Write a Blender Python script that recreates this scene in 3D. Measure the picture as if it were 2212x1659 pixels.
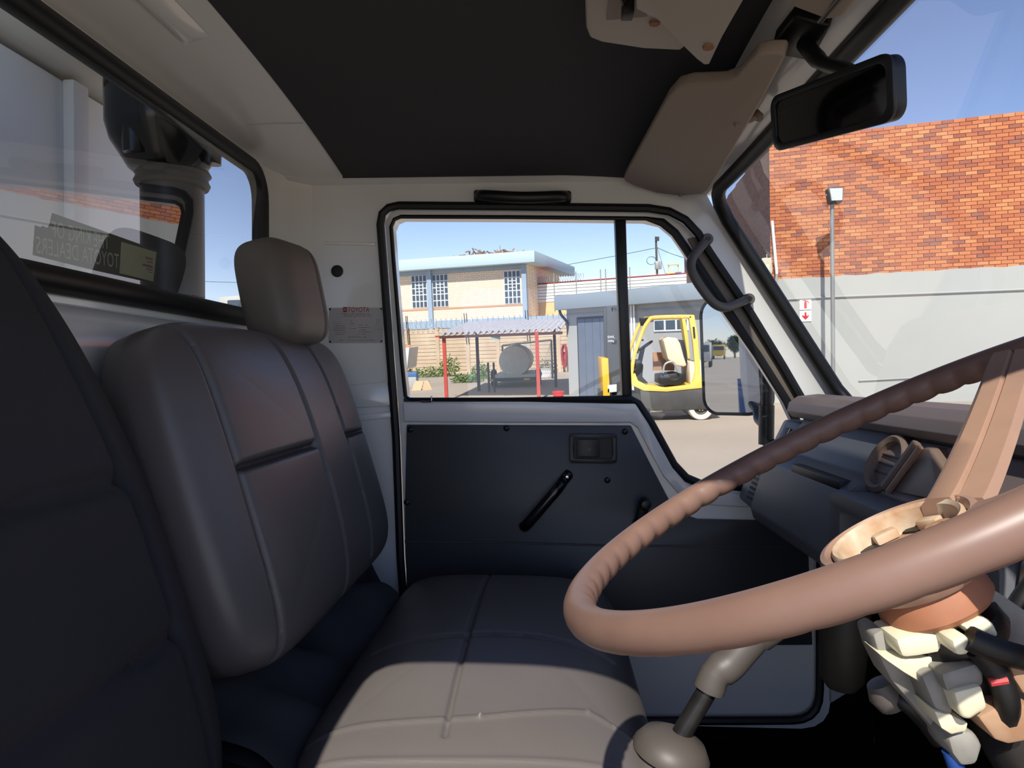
import bpy, bmesh, math, random
from mathutils import Vector, Matrix, noise
from mathutils.geometry import tessellate_polygon
random.seed(7)
for _o in list(bpy.data.objects): bpy.data.objects.remove(_o)
scene = bpy.context.scene
COL = scene.collection
# ---------------------------------------------------------------- camera calibration (cab axes: x forward, y to the far door, z up)
FPX = 1534.0; CX, CY = 1106.0, 829.5
PSI = math.atan(74/FPX); PHI = math.atan(20/FPX)
cF = Vector((-math.sin(PSI)*math.cos(PHI), math.cos(PSI)*math.cos(PHI), -math.sin(PHI)))
cR = Vector((math.cos(PSI), math.sin(PSI), 0)); cU = cR.cross(cF)
# the cab stands slightly nose-down on the yard: direction of true up in cab axes
SL, V0 = 0.038, 0.070
upc = (cR*(-SL) + cU - cF*V0).normalized()
yw = (Vector((0, 1, 0)) - upc*upc.y).normalized(); xw = yw.cross(upc)
CABR = Matrix((xw, yw, upc))                      # cab -> world rotation
CAMH = 1.9
CABM = Matrix.Translation((0, 0, CAMH)) @ CABR.to_4x4()
cam = bpy.data.cameras.new('camera'); camo = bpy.data.objects.new('camera', cam); COL.objects.link(camo)
cam.sensor_fit = 'HORIZONTAL'; cam.sensor_width = 36; cam.lens = 36*FPX/2212
cam.clip_start = 0.02; cam.clip_end = 600
m3 = Matrix((cR, cU, -cF)).transposed()
camo.matrix_world = CABM @ m3.to_4x4()
scene.camera = camo
# ---------------------------------------------------------------- sky, sun, exposure
scene.view_settings.view_transform = 'Standard'; scene.view_settings.look = 'None'
scene.view_settings.gamma = 1; scene.view_settings.use_curve_mapping = False
scene.view_settings.exposure = 0.86
SKY_K = 0.108; SUN_K = 3.25
world = bpy.data.worlds.new('world'); scene.world = world; world.use_nodes = True
wn = world.node_tree.nodes; wl = world.node_tree.links
wn.clear()
wo = wn.new('ShaderNodeOutputWorld'); wb = wn.new('ShaderNodeBackground')
sky = wn.new('ShaderNodeTexSky'); sky.sky_type = 'NISHITA'; sky.sun_disc = False
SUNDIR = Vector((0.16, 1.0, -0.925))               # travel direction of the sunlight, cab axes
_s = -(CABR @ SUNDIR)
sky.sun_elevation = math.atan2(_s.z, math.hypot(_s.x, _s.y)); sky.sun_rotation = math.atan2(_s.x, _s.y)
sky.altitude = 3000; sky.air_density = 1.0; sky.dust_density = 1.2; sky.ozone_density = 1.6
tint = wn.new('ShaderNodeMixRGB'); tint.blend_type = 'MULTIPLY'; tint.inputs[0].default_value = 1.0; tint.inputs[2].default_value = (1.0, 0.885, 0.93, 1)
wl.new(sky.outputs[0], tint.inputs[1]); wl.new(tint.outputs[0], wb.inputs[0]); wl.new(wb.outputs[0], wo.inputs[0])
wb.inputs[1].default_value = SKY_K
sun = bpy.data.lights.new('sun', 'SUN'); suno = bpy.data.objects.new('sun', sun); COL.objects.link(suno)
sun.energy = SUN_K; sun.angle = math.radians(0.53); sun.color = (1.0, 0.95, 0.86)
suno.matrix_world = Matrix.Translation((0, -20, 30)) @ ((CABR @ SUNDIR).to_track_quat('-Z', 'Y')).to_matrix().to_4x4()

# ---------------------------------------------------------------- pixel helpers
def ray(px, py): return cF + cR*((px-CX)/FPX) + cU*((CY-py)/FPX)
def PY(px, py, Y): r = ray(px, py); return r*(Y/r.y)
def PX(px, py, X): r = ray(px, py); return r*(X/r.x)
def PZ(px, py, Z): r = ray(px, py); return r*(Z/r.z)
def PP(px, py, p0, n): r = ray(px, py); return r*(p0.dot(n)/r.dot(n))
CAMW = Vector((0, 0, CAMH))
def wray(px, py): return CABR @ ray(px, py)
def WD(px, py, d): r = wray(px, py); return CAMW + r*(d/r.y)
def WG(px, py, z=0.0): r = wray(px, py); return CAMW + r*((z-CAMH)/r.z)
def WP(px, py, p0, n): r = wray(px, py); return CAMW + r*((p0-CAMW).dot(n)/r.dot(n))

# ---------------------------------------------------------------- materials
def lin(c):
    c /= 255.0
    return c/12.92 if c <= 0.04045 else ((c+0.055)/1.055)**2.4
def C3(rgb): return (lin(rgb[0]), lin(rgb[1]), lin(rgb[2]), 1)
MATS = {}
def mat(name, rgb, rough=0.5, metal=0.0, spec=0.5, rgb2=None, nscale=4.0, ncontrast=0.25, bump=0.0, bscale=60.0, coat=0.0, detail=6.0, rvar=0.0):
    m = bpy.data.materials.new(name); m.use_nodes = True; MATS[name] = m
    n = m.node_tree.nodes; l = m.node_tree.links; b = n['Principled BSDF']
    b.inputs['Base Color'].default_value = C3(rgb); b.inputs['Roughness'].default_value = rough
    b.inputs['Metallic'].default_value = metal; b.inputs['Specular IOR Level'].default_value = spec
    b.inputs['Coat Weight'].default_value = coat; b.inputs['Coat Roughness'].default_value = 0.08
    t = None
    if rgb2 is not None or bump or rvar:
        t = n.new('ShaderNodeTexCoord')
    if rgb2 is not None or rvar:
        nz = n.new('ShaderNodeTexNoise'); nz.inputs['Scale'].default_value = nscale; nz.inputs['Detail'].default_value = detail
        l.new(t.outputs['Object'], nz.inputs['Vector'])
        rp = n.new('ShaderNodeValToRGB'); e = rp.color_ramp.elements
        e[0].position = 0.5-ncontrast; e[1].position = 0.5+ncontrast
        e[0].color = C3(rgb); e[1].color = C3(rgb2 if rgb2 else rgb)
        l.new(nz.outputs['Fac'], rp.inputs[0]); l.new(rp.outputs[0], b.inputs['Base Color'])
        if rvar:
            mr = n.new('ShaderNodeMapRange'); mr.inputs['To Min'].default_value = rough-rvar; mr.inputs['To Max'].default_value = rough+rvar
            l.new(nz.outputs['Fac'], mr.inputs[0]); l.new(mr.outputs[0], b.inputs['Roughness'])
    if bump:
        nb = n.new('ShaderNodeTexNoise'); nb.inputs['Scale'].default_value = bscale; nb.inputs['Detail'].default_value = 4
        l.new(t.outputs['Object'], nb.inputs['Vector'])
        bp = n.new('ShaderNodeBump'); bp.inputs['Strength'].default_value = bump; bp.inputs['Distance'].default_value = 0.001 if bscale > 50 else 0.01
        l.new(nb.outputs['Fac'], bp.inputs['Height']); l.new(bp.outputs[0], b.inputs['Normal'])
    return m
def glass_mat(name, tint=(0.93, 0.95, 0.95), f0=0.05, haze=0.0):
    m = bpy.data.materials.new(name); m.use_nodes = True; MATS[name] = m
    n = m.node_tree.nodes; l = m.node_tree.links; n.clear()
    o = n.new('ShaderNodeOutputMaterial'); tr = n.new('ShaderNodeBsdfTransparent'); gl = n.new('ShaderNodeBsdfGlossy')
    tr.inputs[0].default_value = (*tint, 1); gl.inputs['Roughness'].default_value = 0.0
    lw = n.new('ShaderNodeLayerWeight'); lw.inputs['Blend'].default_value = 0.5
    pw5 = n.new('ShaderNodeMath'); pw5.operation = 'POWER'; pw5.inputs[1].default_value = 5.0
    l.new(lw.outputs['Facing'], pw5.inputs[0])
    mul = n.new('ShaderNodeMath'); mul.operation = 'MULTIPLY_ADD'; mul.inputs[1].default_value = 0.96*f0; mul.inputs[2].default_value = 0.04*f0; mul.use_clamp = True
    l.new(pw5.outputs[0], mul.inputs[0])
    mx = n.new('ShaderNodeMixShader'); l.new(mul.outputs[0], mx.inputs[0]); l.new(tr.outputs[0], mx.inputs[1]); l.new(gl.outputs[0], mx.inputs[2])
    last = mx
    if haze:
        df = n.new('ShaderNodeBsdfDiffuse'); df.inputs[0].default_value = (0.7, 0.7, 0.68, 1)
        m2 = n.new('ShaderNodeMixShader'); m2.inputs[0].default_value = haze
        l.new(mx.outputs[0], m2.inputs[1]); l.new(df.outputs[0], m2.inputs[2]); last = m2
    l.new(last.outputs[0], o.inputs[0])
    return m
def brick_mat(name, c1, c2, mortar, bw, bh, ms=0.012, axis='x'):
    m = bpy.data.materials.new(name); m.use_nodes = True; MATS[name] = m
    n = m.node_tree.nodes; l = m.node_tree.links; b = n['Principled BSDF']; b.inputs['Roughness'].default_value = 0.9
    t = n.new('ShaderNodeTexCoord'); s = n.new('ShaderNodeSeparateXYZ'); cb = n.new('ShaderNodeCombineXYZ')
    l.new(t.outputs['Object'], s.inputs[0]); l.new(s.outputs['X' if axis == 'x' else 'Y'], cb.inputs[0]); l.new(s.outputs['Z'], cb.inputs[1])
    br = n.new('ShaderNodeTexBrick'); l.new(cb.outputs[0], br.inputs['Vector'])
    br.inputs['Color1'].default_value = C3(c1); br.inputs['Color2'].default_value = C3(c2); br.inputs['Mortar'].default_value = C3(mortar)
    br.inputs['Scale'].default_value = 1.0; br.inputs['Brick Width'].default_value = bw; br.inputs['Row Height'].default_value = bh
    br.inputs['Mortar Size'].default_value = ms; br.inputs['Bias'].default_value = 0.0
    l.new(br.outputs['Color'], b.inputs['Base Color'])
    bp = n.new('ShaderNodeBump'); bp.inputs['Strength'].default_value = 0.6; bp.inputs['Distance'].default_value = 0.01; bp.invert = True
    l.new(br.outputs['Fac'], bp.inputs['Height']); l.new(bp.outputs[0], b.inputs['Normal'])
    return m
def ramp_mat(name, source):
    """weathered clay bricks: one tone per brick, from the object's random value or a stored attribute"""
    m = bpy.data.materials.new(name); m.use_nodes = True; MATS[name] = m
    n = m.node_tree.nodes; l = m.node_tree.links; b = n['Principled BSDF']; b.inputs['Roughness'].default_value = 0.9
    if source == 'object':
        s = n.new('ShaderNodeObjectInfo'); out = s.outputs['Random']
    else:
        s = n.new('ShaderNodeAttribute'); s.attribute_name = 'tone'; out = s.outputs['Fac']
    rp = n.new('ShaderNodeValToRGB'); cr = rp.color_ramp; cr.interpolation = 'LINEAR'
    cr.elements[0].position = 0.0; cr.elements[0].color = C3((164, 110, 98))
    cr.elements[1].position = 1.0; cr.elements[1].color = C3((226, 154, 104))
    for p, c in ((0.07, (166, 102, 82)), (0.25, (194, 114, 82)), (0.5, (206, 126, 86)), (0.8, (216, 138, 92))):
        e = cr.elements.new(p); e.color = C3(c)
    l.new(out, rp.inputs[0])
    tcn = n.new('ShaderNodeTexCoord'); nz = n.new('ShaderNodeTexNoise'); nz.inputs['Scale'].default_value = 30
    l.new(tcn.outputs['Object'], nz.inputs['Vector'])
    mx = n.new('ShaderNodeMixRGB'); mx.blend_type = 'MULTIPLY'; mx.inputs[0].default_value = 0.2
    l.new(rp.outputs[0], mx.inputs[1]); l.new(nz.outputs['Fac'], mx.inputs[2]); l.new(mx.outputs[0], b.inputs['Base Color'])
    return m

mat('white_paint', (243, 241, 235), 0.22, coat=0.6, rgb2=(238, 237, 232), nscale=3)
mat('white_trim', (200, 200, 198), 0.35)
mat('shaded_vinyl', (50, 50, 52), 0.75, spec=0.3, rgb2=(56, 55, 57), nscale=9, bump=0.15, bscale=500)  # driver seat upholstery, shade from a body in the doorway put into the colour
mat('drip_grey', (124, 114, 104), 0.45, rgb2=(108, 98, 88), nscale=14)
mat('black_vinyl', (97, 91, 89), 0.38, rgb2=(105, 99, 96), nscale=6, bump=0.12, bscale=420)
mat('brown_vinyl', (104, 97, 88), 0.5, rgb2=(112, 104, 95), nscale=6, bump=0.12, bscale=420)
mat('door_vinyl', (58, 60, 62), 0.42, rgb2=(70, 71, 73), nscale=7, ncontrast=0.35, bump=0.1, bscale=300)
mat('headliner', (74, 74, 75), 0.95, spec=0.1, bump=0.3, bscale=500)
mat('rubber', (20, 20, 20), 0.5)
mat('black_plastic', (24, 24, 25), 0.38, bump=0.1, bscale=300)
mat('gloss_black', (16, 16, 17), 0.16)
mat('carpet', (18, 18, 20), 0.95, spec=0.1, bump=0.5, bscale=300)
mat('visor', (168, 152, 136), 0.7, bump=0.15, bscale=250)
mat('beige_plastic', (180, 170, 155), 0.5)
mat('wheel_brown', (120, 92, 80), 0.42, rgb2=(134, 106, 92), nscale=22, ncontrast=0.3, rvar=0.1)
mat('spoke_brown', (166, 132, 110), 0.45, rgb2=(150, 120, 104), nscale=30)
mat('hub_cream', (214, 200, 176), 0.6, rgb2=(168, 120, 78), nscale=40, ncontrast=0.2)
mat('hub_dish', (178, 148, 120), 0.7, rgb2=(150, 106, 74), nscale=45, ncontrast=0.25)
mat('dash_grey', (100, 102, 106), 0.5, rgb2=(92, 94, 99), nscale=8, bump=0.15, bscale=300)
mat('dash_top', (122, 108, 106), 0.55, rgb2=(132, 118, 114), nscale=8, bump=0.15, bscale=300)
mat('dash_brown', (128, 108, 98), 0.5, rgb2=(140, 120, 106), nscale=12)
mat('grey_rubber', (76, 70, 66), 0.5, rgb2=(86, 79, 74), nscale=15)
mat('dark_metal', (70, 68, 66), 0.35, metal=0.7, rgb2=(48, 46, 44), nscale=40)
mat('chrome', (190, 190, 190), 0.2, metal=1.0)
mat('handle_grey', (98, 92, 86), 0.42)
mat('switch_cream', (226, 220, 190), 0.5, rgb2=(206, 198, 168), nscale=30)
mat('switch_grey', (150, 148, 140), 0.55, rgb2=(110, 106, 98), nscale=40)
mat('rust_brown', (170, 112, 80), 0.6, rgb2=(140, 92, 66), nscale=30)
mat('wire_black', (18, 18, 18), 0.5)
mat('wire_blue', (30, 70, 140), 0.5)
mat('wire_red', (190, 60, 60), 0.5)
mat('plate_silver', (196, 194, 190), 0.4, rgb2=(182, 180, 177), nscale=20)
mat('print_red', (170, 50, 62), 0.5)
mat('print_faint', (160, 116, 118), 0.5)
mat('sticker_dark', (84, 84, 78), 0.7, rgb2=(96, 94, 86), nscale=30)
mat('sticker_text', (190, 190, 172), 0.7)
mat('sticker_cream', (200, 198, 170), 0.7, rgb2=(188, 184, 158), nscale=30)
mat('mirror', (200, 205, 210), 0.015, metal=1.0)
mat('mirror_dim', (70, 70, 70), 0.05, metal=1.0)
mat('olive_plastic', (92, 84, 66), 0.55, rgb2=(70, 64, 52), nscale=20)
mat('dark_cloth', (52, 52, 54), 0.85, rgb2=(62, 61, 63), nscale=10)
glass_mat('window_glass', f0=1.6)
glass_mat('rear_glass', tint=(0.86, 0.88, 0.86), f0=3.0)
glass_mat('wind_glass', tint=(0.93, 0.95, 0.94), f0=1.8, haze=0.04)
# yard
mat('concrete', (184, 170, 153), 0.9, rgb2=(166, 153, 138), nscale=0.35, ncontrast=0.3, bump=0.3, bscale=8, detail=10)
mat('asphalt', (104, 102, 100), 0.9, rgb2=(88, 86, 84), nscale=0.6)
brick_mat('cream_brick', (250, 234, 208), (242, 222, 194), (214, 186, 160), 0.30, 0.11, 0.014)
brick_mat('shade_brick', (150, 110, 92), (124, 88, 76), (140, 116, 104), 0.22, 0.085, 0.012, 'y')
mat('blue_grey', (150, 170, 190), 0.7, rgb2=(160, 178, 196), nscale=2)
mat('fascia_blue', (186, 208, 218), 0.7)
mat('fascia_shade', (120, 136, 150), 0.7)
mat('ochre', (224, 188, 130), 0.9, rgb2=(232, 202, 150), nscale=1.5)
mat('white_sheet', (240, 240, 238), 0.7)
mat('window_dark', (70, 84, 98), 0.15)
mat('window_frame', (225, 228, 230), 0.6)
mat('precast', (205, 186, 160), 0.95, rgb2=(180, 158, 132), nscale=1.2, ncontrast=0.25)
mat('red_steel', (190, 72, 58), 0.6, rgb2=(170, 62, 52), nscale=6)
mat('dark_red_steel', (70, 44, 42), 0.6)
mat('zinc', (214, 211, 212), 0.6, rgb2=(194, 190, 192), nscale=3)
mat('galv', (160, 162, 160), 0.5, metal=0.4)
mat('tank_cream', (226, 225, 208), 0.6, rgb2=(212, 210, 192), nscale=5)
mat('dark_steel', (58, 58, 58), 0.5)
mat('tyre', (34, 34, 34), 0.9)
mat('tyre_white', (226, 218, 208), 0.9, rgb2=(206, 194, 182), nscale=12)
mat('shed_grey', (176, 178, 176), 0.85, rgb2=(168, 170, 170), nscale=1.0)
mat('shed_fascia', (146, 158, 168), 0.7)
mat('door_blue', (98, 108, 124), 0.7, rgb2=(106, 116, 132), nscale=4)
mat('wall_grey', (186, 188, 184), 0.9, rgb2=(178, 180, 177), nscale=0.6)
mat('mortar', (190, 142, 112), 0.95)
mat('sill_line', (196, 156, 128), 0.9)
ramp_mat('brick_single', 'object'); ramp_mat('brick_rest', 'attr')
mat('yellow', (238, 200, 92), 0.45)
mat('deep_yellow', (240, 178, 40), 0.45)
mat('fork_dark', (62, 62, 60), 0.6, rgb2=(76, 74, 72), nscale=5)
mat('mast_grey', (70, 72, 74), 0.6)
mat('cowl_beige', (232, 212, 180), 0.6)
mat('pallet_wood', (190, 140, 96), 0.8, rgb2=(170, 120, 80), nscale=8)
mat('bucket_red', (214, 30, 44), 0.4)
mat('hose_red', (170, 60, 60), 0.6)
mat('leaf_green', (104, 140, 70), 0.7, rgb2=(84, 118, 56), nscale=6)
mat('leaf_dark', (60, 82, 50), 0.8, rgb2=(76, 98, 60), nscale=4)
mat('cardboard', (200, 170, 134), 0.9)
mat('scrap', (190, 168, 150), 0.8, rgb2=(140, 96, 72), nscale=9, ncontrast=0.15)
mat('truck_white', (222, 222, 218), 0.4, rgb2=(206, 204, 198), nscale=2)
mat('load_orange', (214, 120, 76), 0.8, rgb2=(226, 170, 130), nscale=12, ncontrast=0.1)
mat('bark', (96, 78, 62), 0.9)
mat('pole_wood', (92, 82, 74), 0.9)
mat('sign_white', (240, 240, 238), 0.6)
mat('sign_red', (206, 44, 52), 0.6)
mat('sign_green', (150, 164, 150), 0.6)
mat('aircon_beige', (206, 200, 178), 0.6)
mat('lamp_glass', (200, 206, 206), 0.2)
mat('blue_paint', (70, 110, 160), 0.5)
mat('box_body', (240, 240, 236), 0.5, rgb2=(234, 234, 230), nscale=2)

# ---------------------------------------------------------------- mesh helpers
BASE = {}
class MB:
    def __init__(s): s.v = []; s.f = []; s.tone = None
    def add(s, vs, fs):
        k = len(s.v); s.v += [Vector(p) for p in vs]; s.f += [tuple(i+k for i in q) for q in fs]; return s
    def obox(s, o, a, b, c):
        """box from corner o with edge vectors a, b, c"""
        o, a, b, c = Vector(o), Vector(a), Vector(b), Vector(c)
        return s.add([o, o+a, o+a+b, o+b, o+c, o+a+c, o+a+b+c, o+b+c],
                     [(0, 3, 2, 1), (4, 5, 6, 7), (0, 1, 5, 4), (1, 2, 6, 5), (2, 3, 7, 6), (3, 0, 4, 7)])
    def box(s, x0, x1, y0, y1, z0, z1): return s.obox((x0, y0, z0), (x1-x0, 0, 0), (0, y1-y0, 0), (0, 0, z1-z0))
    def cbox(s, c, a, b, d):
        c, a, b, d = Vector(c), Vector(a), Vector(b), Vector(d)
        return s.obox(c-(a+b+d)/2, a, b, d)
    def bar(s, p, q, w, h, up=(0, 0, 1)):
        p, q = Vector(p), Vector(q); d = q-p; a = d.cross(Vector(up))
        if a.length < 1e-6: a = d.cross(Vector((1, 0, 0)))
        a = a.normalized(); b = a.cross(d).normalized()
        return s.obox(p-a*w/2-b*h/2, a*w, b*h, d)
    def prism(s, poly, vec, holes=()):
        poly = [Vector(p) for p in poly]; vec = Vector(vec); loops = [poly]+[[Vector(p) for p in h] for h in holes]
        tris = tessellate_polygon([[p.copy() for p in L] for L in loops])
        flat = [p for L in loops for p in L]; n = len(flat)
        fs = [tuple(t) for t in tris]+[(t[2]+n, t[1]+n, t[0]+n) for t in tris]
        k = 0
        for L in loops:
            m = len(L)
            for i in range(m):
                a, b = k+i, k+(i+1) % m
                fs.append((a, b, b+n, a+n))
            k += m
        return s.add(flat+[p+vec for p in flat], fs)
    def tube(s, path, r, n=10, closed=False, up=None, flat=None, caps=True):
        """swept tube; r a number or list; flat=(ru, rv) multipliers"""
        P = [Vector(p) for p in path]; m = len(P)
        R = r if isinstance(r, (list, tuple)) else [r]*m
        fu, fv = flat or (1, 1); vs = []; ref = Vector(up) if up else None; pa = None
        for i in range(m):
            if closed: t = P[(i+1) % m]-P[i-1]
            else: t = P[min(i+1, m-1)]-P[max(i-1, 0)]
            t.normalize()
            if ref is not None: a = ref-t*ref.dot(t)
            elif pa is None:
                g = Vector((0, 0, 1)) if abs(t.z) < 0.9 else Vector((1, 0, 0)); a = g-t*g.dot(t)
            else: a = pa-t*pa.dot(t)
            a.normalize(); pa = a; b = t.cross(a)
            for k in range(n):
                w = 2*math.pi*k/n
                vs.append(P[i]+a*(math.cos(w)*R[i]*fu)+b*(math.sin(w)*R[i]*fv))
        fs = []
        for i in range(m if closed else m-1):
            j = (i+1) % m
            for k in range(n):
                l = (k+1) % n
                fs.append((i*n+k, i*n+l, j*n+l, j*n+k))
        if not closed and caps:
            fs.append(tuple(range(n-1, -1, -1))); fs.append(tuple((m-1)*n+k for k in range(n)))
        return s.add(vs, fs)
    def lathe(s, prof, o, axis, n=32, a0=None, closed=False):
        """prof list of (radius, height along axis)"""
        o = Vector(o); z = Vector(axis).normalized()
        g = Vector(a0) if a0 else (Vector((0, 0, 1)) if abs(z.z) < 0.9 else Vector((1, 0, 0)))
        a = (g-z*g.dot(z)).normalized(); b = z.cross(a); vs = []; fs = []; m = len(prof)
        for (r, h) in prof:
            for k in range(n):
                w = 2*math.pi*k/n; vs.append(o+z*h+(a*math.cos(w)+b*math.sin(w))*r)
        for i in range(m if closed else m-1):
            j = (i+1) % m
            for k in range(n):
                l = (k+1) % n; fs.append((i*n+k, i*n+l, j*n+l, j*n+k))
        if not closed:
            if prof[0][0] > 1e-6: fs.append(tuple(range(n-1, -1, -1)))
            if prof[-1][0] > 1e-6: fs.append(tuple((m-1)*n+k for k in range(n)))
        return s.add(vs, fs)
    def cyl(s, p, q, r, n=16, r2=None):
        p, q = Vector(p), Vector(q); return s.lathe([(r, 0), (r2 if r2 is not None else r, (q-p).length)], p, q-p, n)
    def grid(s, fn, nu, nv):
        vs = [fn(i/nu, j/nv) for j in range(nv+1) for i in range(nu+1)]
        fs = [(j*(nu+1)+i, j*(nu+1)+i+1, (j+1)*(nu+1)+i+1, (j+1)*(nu+1)+i) for j in range(nv) for i in range(nu)]
        return s.add(vs, fs)
def mk(mb, name, material, parent=None, frame='cab', smooth=False, bevel=0.0, seg=2, solid=0.0, autosmooth=None):
    base = BASE[parent.name] if parent is not None else Vector((0, 0, 0))
    me = bpy.data.meshes.new(name)
    me.from_pydata([tuple(v-base) for v in mb.v], [], mb.f)
    bm = bmesh.new(); bm.from_mesh(me)
    bmesh.ops.remove_doubles(bm, verts=bm.verts, dist=1e-6)
    bmesh.ops.recalc_face_normals(bm, faces=bm.faces)
    if bevel:
        es = [e for e in bm.edges if len(e.link_faces) == 2 and e.calc_face_angle(0) > 0.5]
        bmesh.ops.bevel(bm, geom=es, offset=bevel, segments=seg, profile=0.5, affect='EDGES', clamp_overlap=True)
    bm.to_mesh(me); bm.free()
    me.materials.append(MATS[material])
    if smooth or bevel:
        for p in me.polygons: p.use_smooth = True
        try: me.set_sharp_from_angle(angle=math.radians(autosmooth if autosmooth else 40))
        except Exception: pass
    if mb.tone is not None:
        at = me.attributes.new('tone', 'FLOAT', 'FACE')
        for i, p in enumerate(me.polygons): at.data[i].value = mb.tone[i] if i < len(mb.tone) else 0.5
    o = bpy.data.objects.new(name, me); COL.objects.link(o)
    if parent is not None: o.parent = parent
    else: o.matrix_world = CABM if frame == 'cab' else Matrix.Identity(4)
    BASE[o.name] = base
    return o
def tag(o, label=None, cat=None, group=None, kind=None):
    if label: o['label'] = label
    if cat: o['category'] = cat
    if group: o['group'] = group
    if kind: o['kind'] = kind
    return o
def thing(name, label, cat, base, frame='cab', group=None, kind=None):
    o = bpy.data.objects.new(name, None); COL.objects.link(o); o.empty_display_size = 0.1
    base = Vector(base)
    o.matrix_world = (CABM if frame == 'cab' else Matrix.Identity(4)) @ Matrix.Translation(base)
    BASE[o.name] = base
    return tag(o, label, cat, group, kind)
def struct(mb, name, material, label=None, frame='cab', **k):
    o = mk(mb, name, material, None, frame, **k); tag(o, label, name.split('_')[0], kind='structure'); return o
def rrect(x0, x1, y0, y1, r, n=6):
    pts = []
    for cx, cy, a in ((x1-r, y1-r, 0), (x0+r, y1-r, 90), (x0+r, y0+r, 180), (x1-r, y0+r, 270)):
        for i in range(n+1):
            w = math.radians(a+90*i/n); pts.append((cx+r*math.cos(w), cy+r*math.sin(w)))
    return pts
def smooth_path(pts, n=6, closed=False):
    """Catmull-Rom through the points"""
    P = [Vector(p) for p in pts]; m = len(P); out = []
    for i in range(m if closed else m-1):
        p0 = P[(i-1) % m] if closed or i > 0 else P[0]; p1 = P[i]; p2 = P[(i+1) % m]
        p3 = P[(i+2) % m] if closed or i+2 < m else P[-1]
        for k in range(n):
            t = k/n
            out.append(0.5*((2*p1)+(p2-p0)*t+(2*p0-5*p1+4*p2-p3)*t*t+(3*p1-p0-3*p2+p3)*t**3))
    if not closed: out.append(P[-1].copy())
    return out
def segd(x, y, a, b):
    ax, ay = a; bx, by = b; dx, dy = bx-ax, by-ay; L = dx*dx+dy*dy
    t = max(0, min(1, ((x-ax)*dx+(y-ay)*dy)/L)); return math.hypot(x-ax-t*dx, y-ay-t*dy)
def pad(O, A, Bv, N, w, h, tf, tb, grooves=(), wf=None, sq=6, p=3.0, bulge=0.0, n=80, bend=0.0, lift=None, ex=1.7):
    """upholstered cushion: rounded outline w x h, front thickness tf, back tb, with pressed grooves (a, b, depth, sigma)"""
    O, A, Bv, N = Vector(O), Vector(A).normalized(), Vector(Bv).normalized(), Vector(N).normalized()
    mb = MB()
    def e(u):
        a = abs(u); return math.copysign(1-(1-a)**ex, u)
    for side in (1, -1):
        def fn(i, j):
            s, t = e(i*2-1), e(j*2-1)
            m = max(abs(s), abs(t)); r = (abs(s)**sq+abs(t)**sq)**(1/sq)
            k = m/r if r > 1e-9 else 1
            s2, t2 = s*k, t*k
            y = t2*h/2; x = s2*w/2*(wf(t2) if wf else 1)
            pr = max(0.0, 1-m**p)**(1/p)
            z = (tf if side > 0 else tb)*pr
            if side > 0:
                z += bulge*(1-s*s)*(1-t*t)
                for (a, b, dep, sg) in grooves:
                    d = segd(x, y, a, b)
                    if d < 4*sg: z -= dep*math.exp(-(d/sg)**2)*min(1, pr*1.2)
            z = z*side
            if lift: z += lift(x, y)
            return O+A*x+Bv*y+N*(z+bend*(s2*s2))
        k_ = n if side > 0 else min(n, 60); mb.grid(fn, k_, k_)
    return mb
def text_mesh(body, size, align='LEFT', ext=0.0):
    cu = bpy.data.curves.new('t', 'FONT'); cu.body = body; cu.size = size; cu.align_x = align; cu.extrude = ext
    cu.resolution_u = 3
    o = bpy.data.objects.new('t', cu); COL.objects.link(o)
    bpy.context.view_layer.update()
    me = bpy.data.meshes.new_from_object(o.evaluated_get(bpy.context.evaluated_depsgraph_get()))
    vs = [v.co.copy() for v in me.vertices]; fs = [tuple(q.vertices) for q in me.polygons]
    bpy.data.objects.remove(o); bpy.data.curves.remove(cu); bpy.data.meshes.remove(me)
    return vs, fs
def text_on(mb, body, o, ax, ay, width=None, size=0.05, align='LEFT'):
    vs, fs = text_mesh(body, size, align)
    x0 = min(v.x for v in vs); x1 = max(v.x for v in vs); k = (width/(x1-x0)) if width else 1.0
    o, ax, ay = Vector(o), Vector(ax), Vector(ay)
    off = x0 if align == 'LEFT' else 0
    mb.add([o+ax*((v.x-off)*k)+ay*v.y for v in vs], fs); return mb
# ================================================================ CAB SHELL
YL = 1.45; YR = 0.115
def XZ(pts, Y): return [PY(a, b, Y) for a, b in pts]
OPEN_PX = [(822, 485), (826, 462), (840, 449), (862, 444), (1100, 446), (1400, 450), (1445, 457), (1480, 475), (1508, 505), (1532, 545),
           (1618, 672), (1690, 790), (1745, 885), (1768, 980), (1772, 1100), (1770, 1490), (1768, 1512), (1761, 1531), (1749, 1544), (1732, 1552), (1710, 1555), (1600, 1556), (1200, 1556),
           (940, 1556), (902, 1500), (878, 1380), (865, 1200), (856, 950), (838, 700)]
OPEN = [(p.x, p.z) for p in XZ(OPEN_PX, YL)]
wsT, wsB = (0.328, 0.358), (0.602, -0.072)
wall_out = [(-0.60, -0.78), (-0.60, 0.48), (0.30, 0.48), (0.318, 0.37), (0.345, 0.318), (0.60, -0.075), (0.645, -0.13), (0.66, -0.3), (0.66, -0.78)]
mb = MB(); mb.prism([(x, YL, z) for x, z in wall_out], (0, 0.055, 0), [[(x, YL, z) for x, z in OPEN]])
wl_ = struct(mb, 'wall_left', 'white_paint', 'white painted cab side around the passenger door', smooth=True, autosmooth=30)
mb = MB(); mb.prism([(x, YR, z) for x, z in wall_out], (0, 0.02, 0), [[(x, YR, z) for x, z in OPEN]])
struct(mb, 'wall_right', 'white_paint', 'white painted cab side around the open driver doorway')
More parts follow.
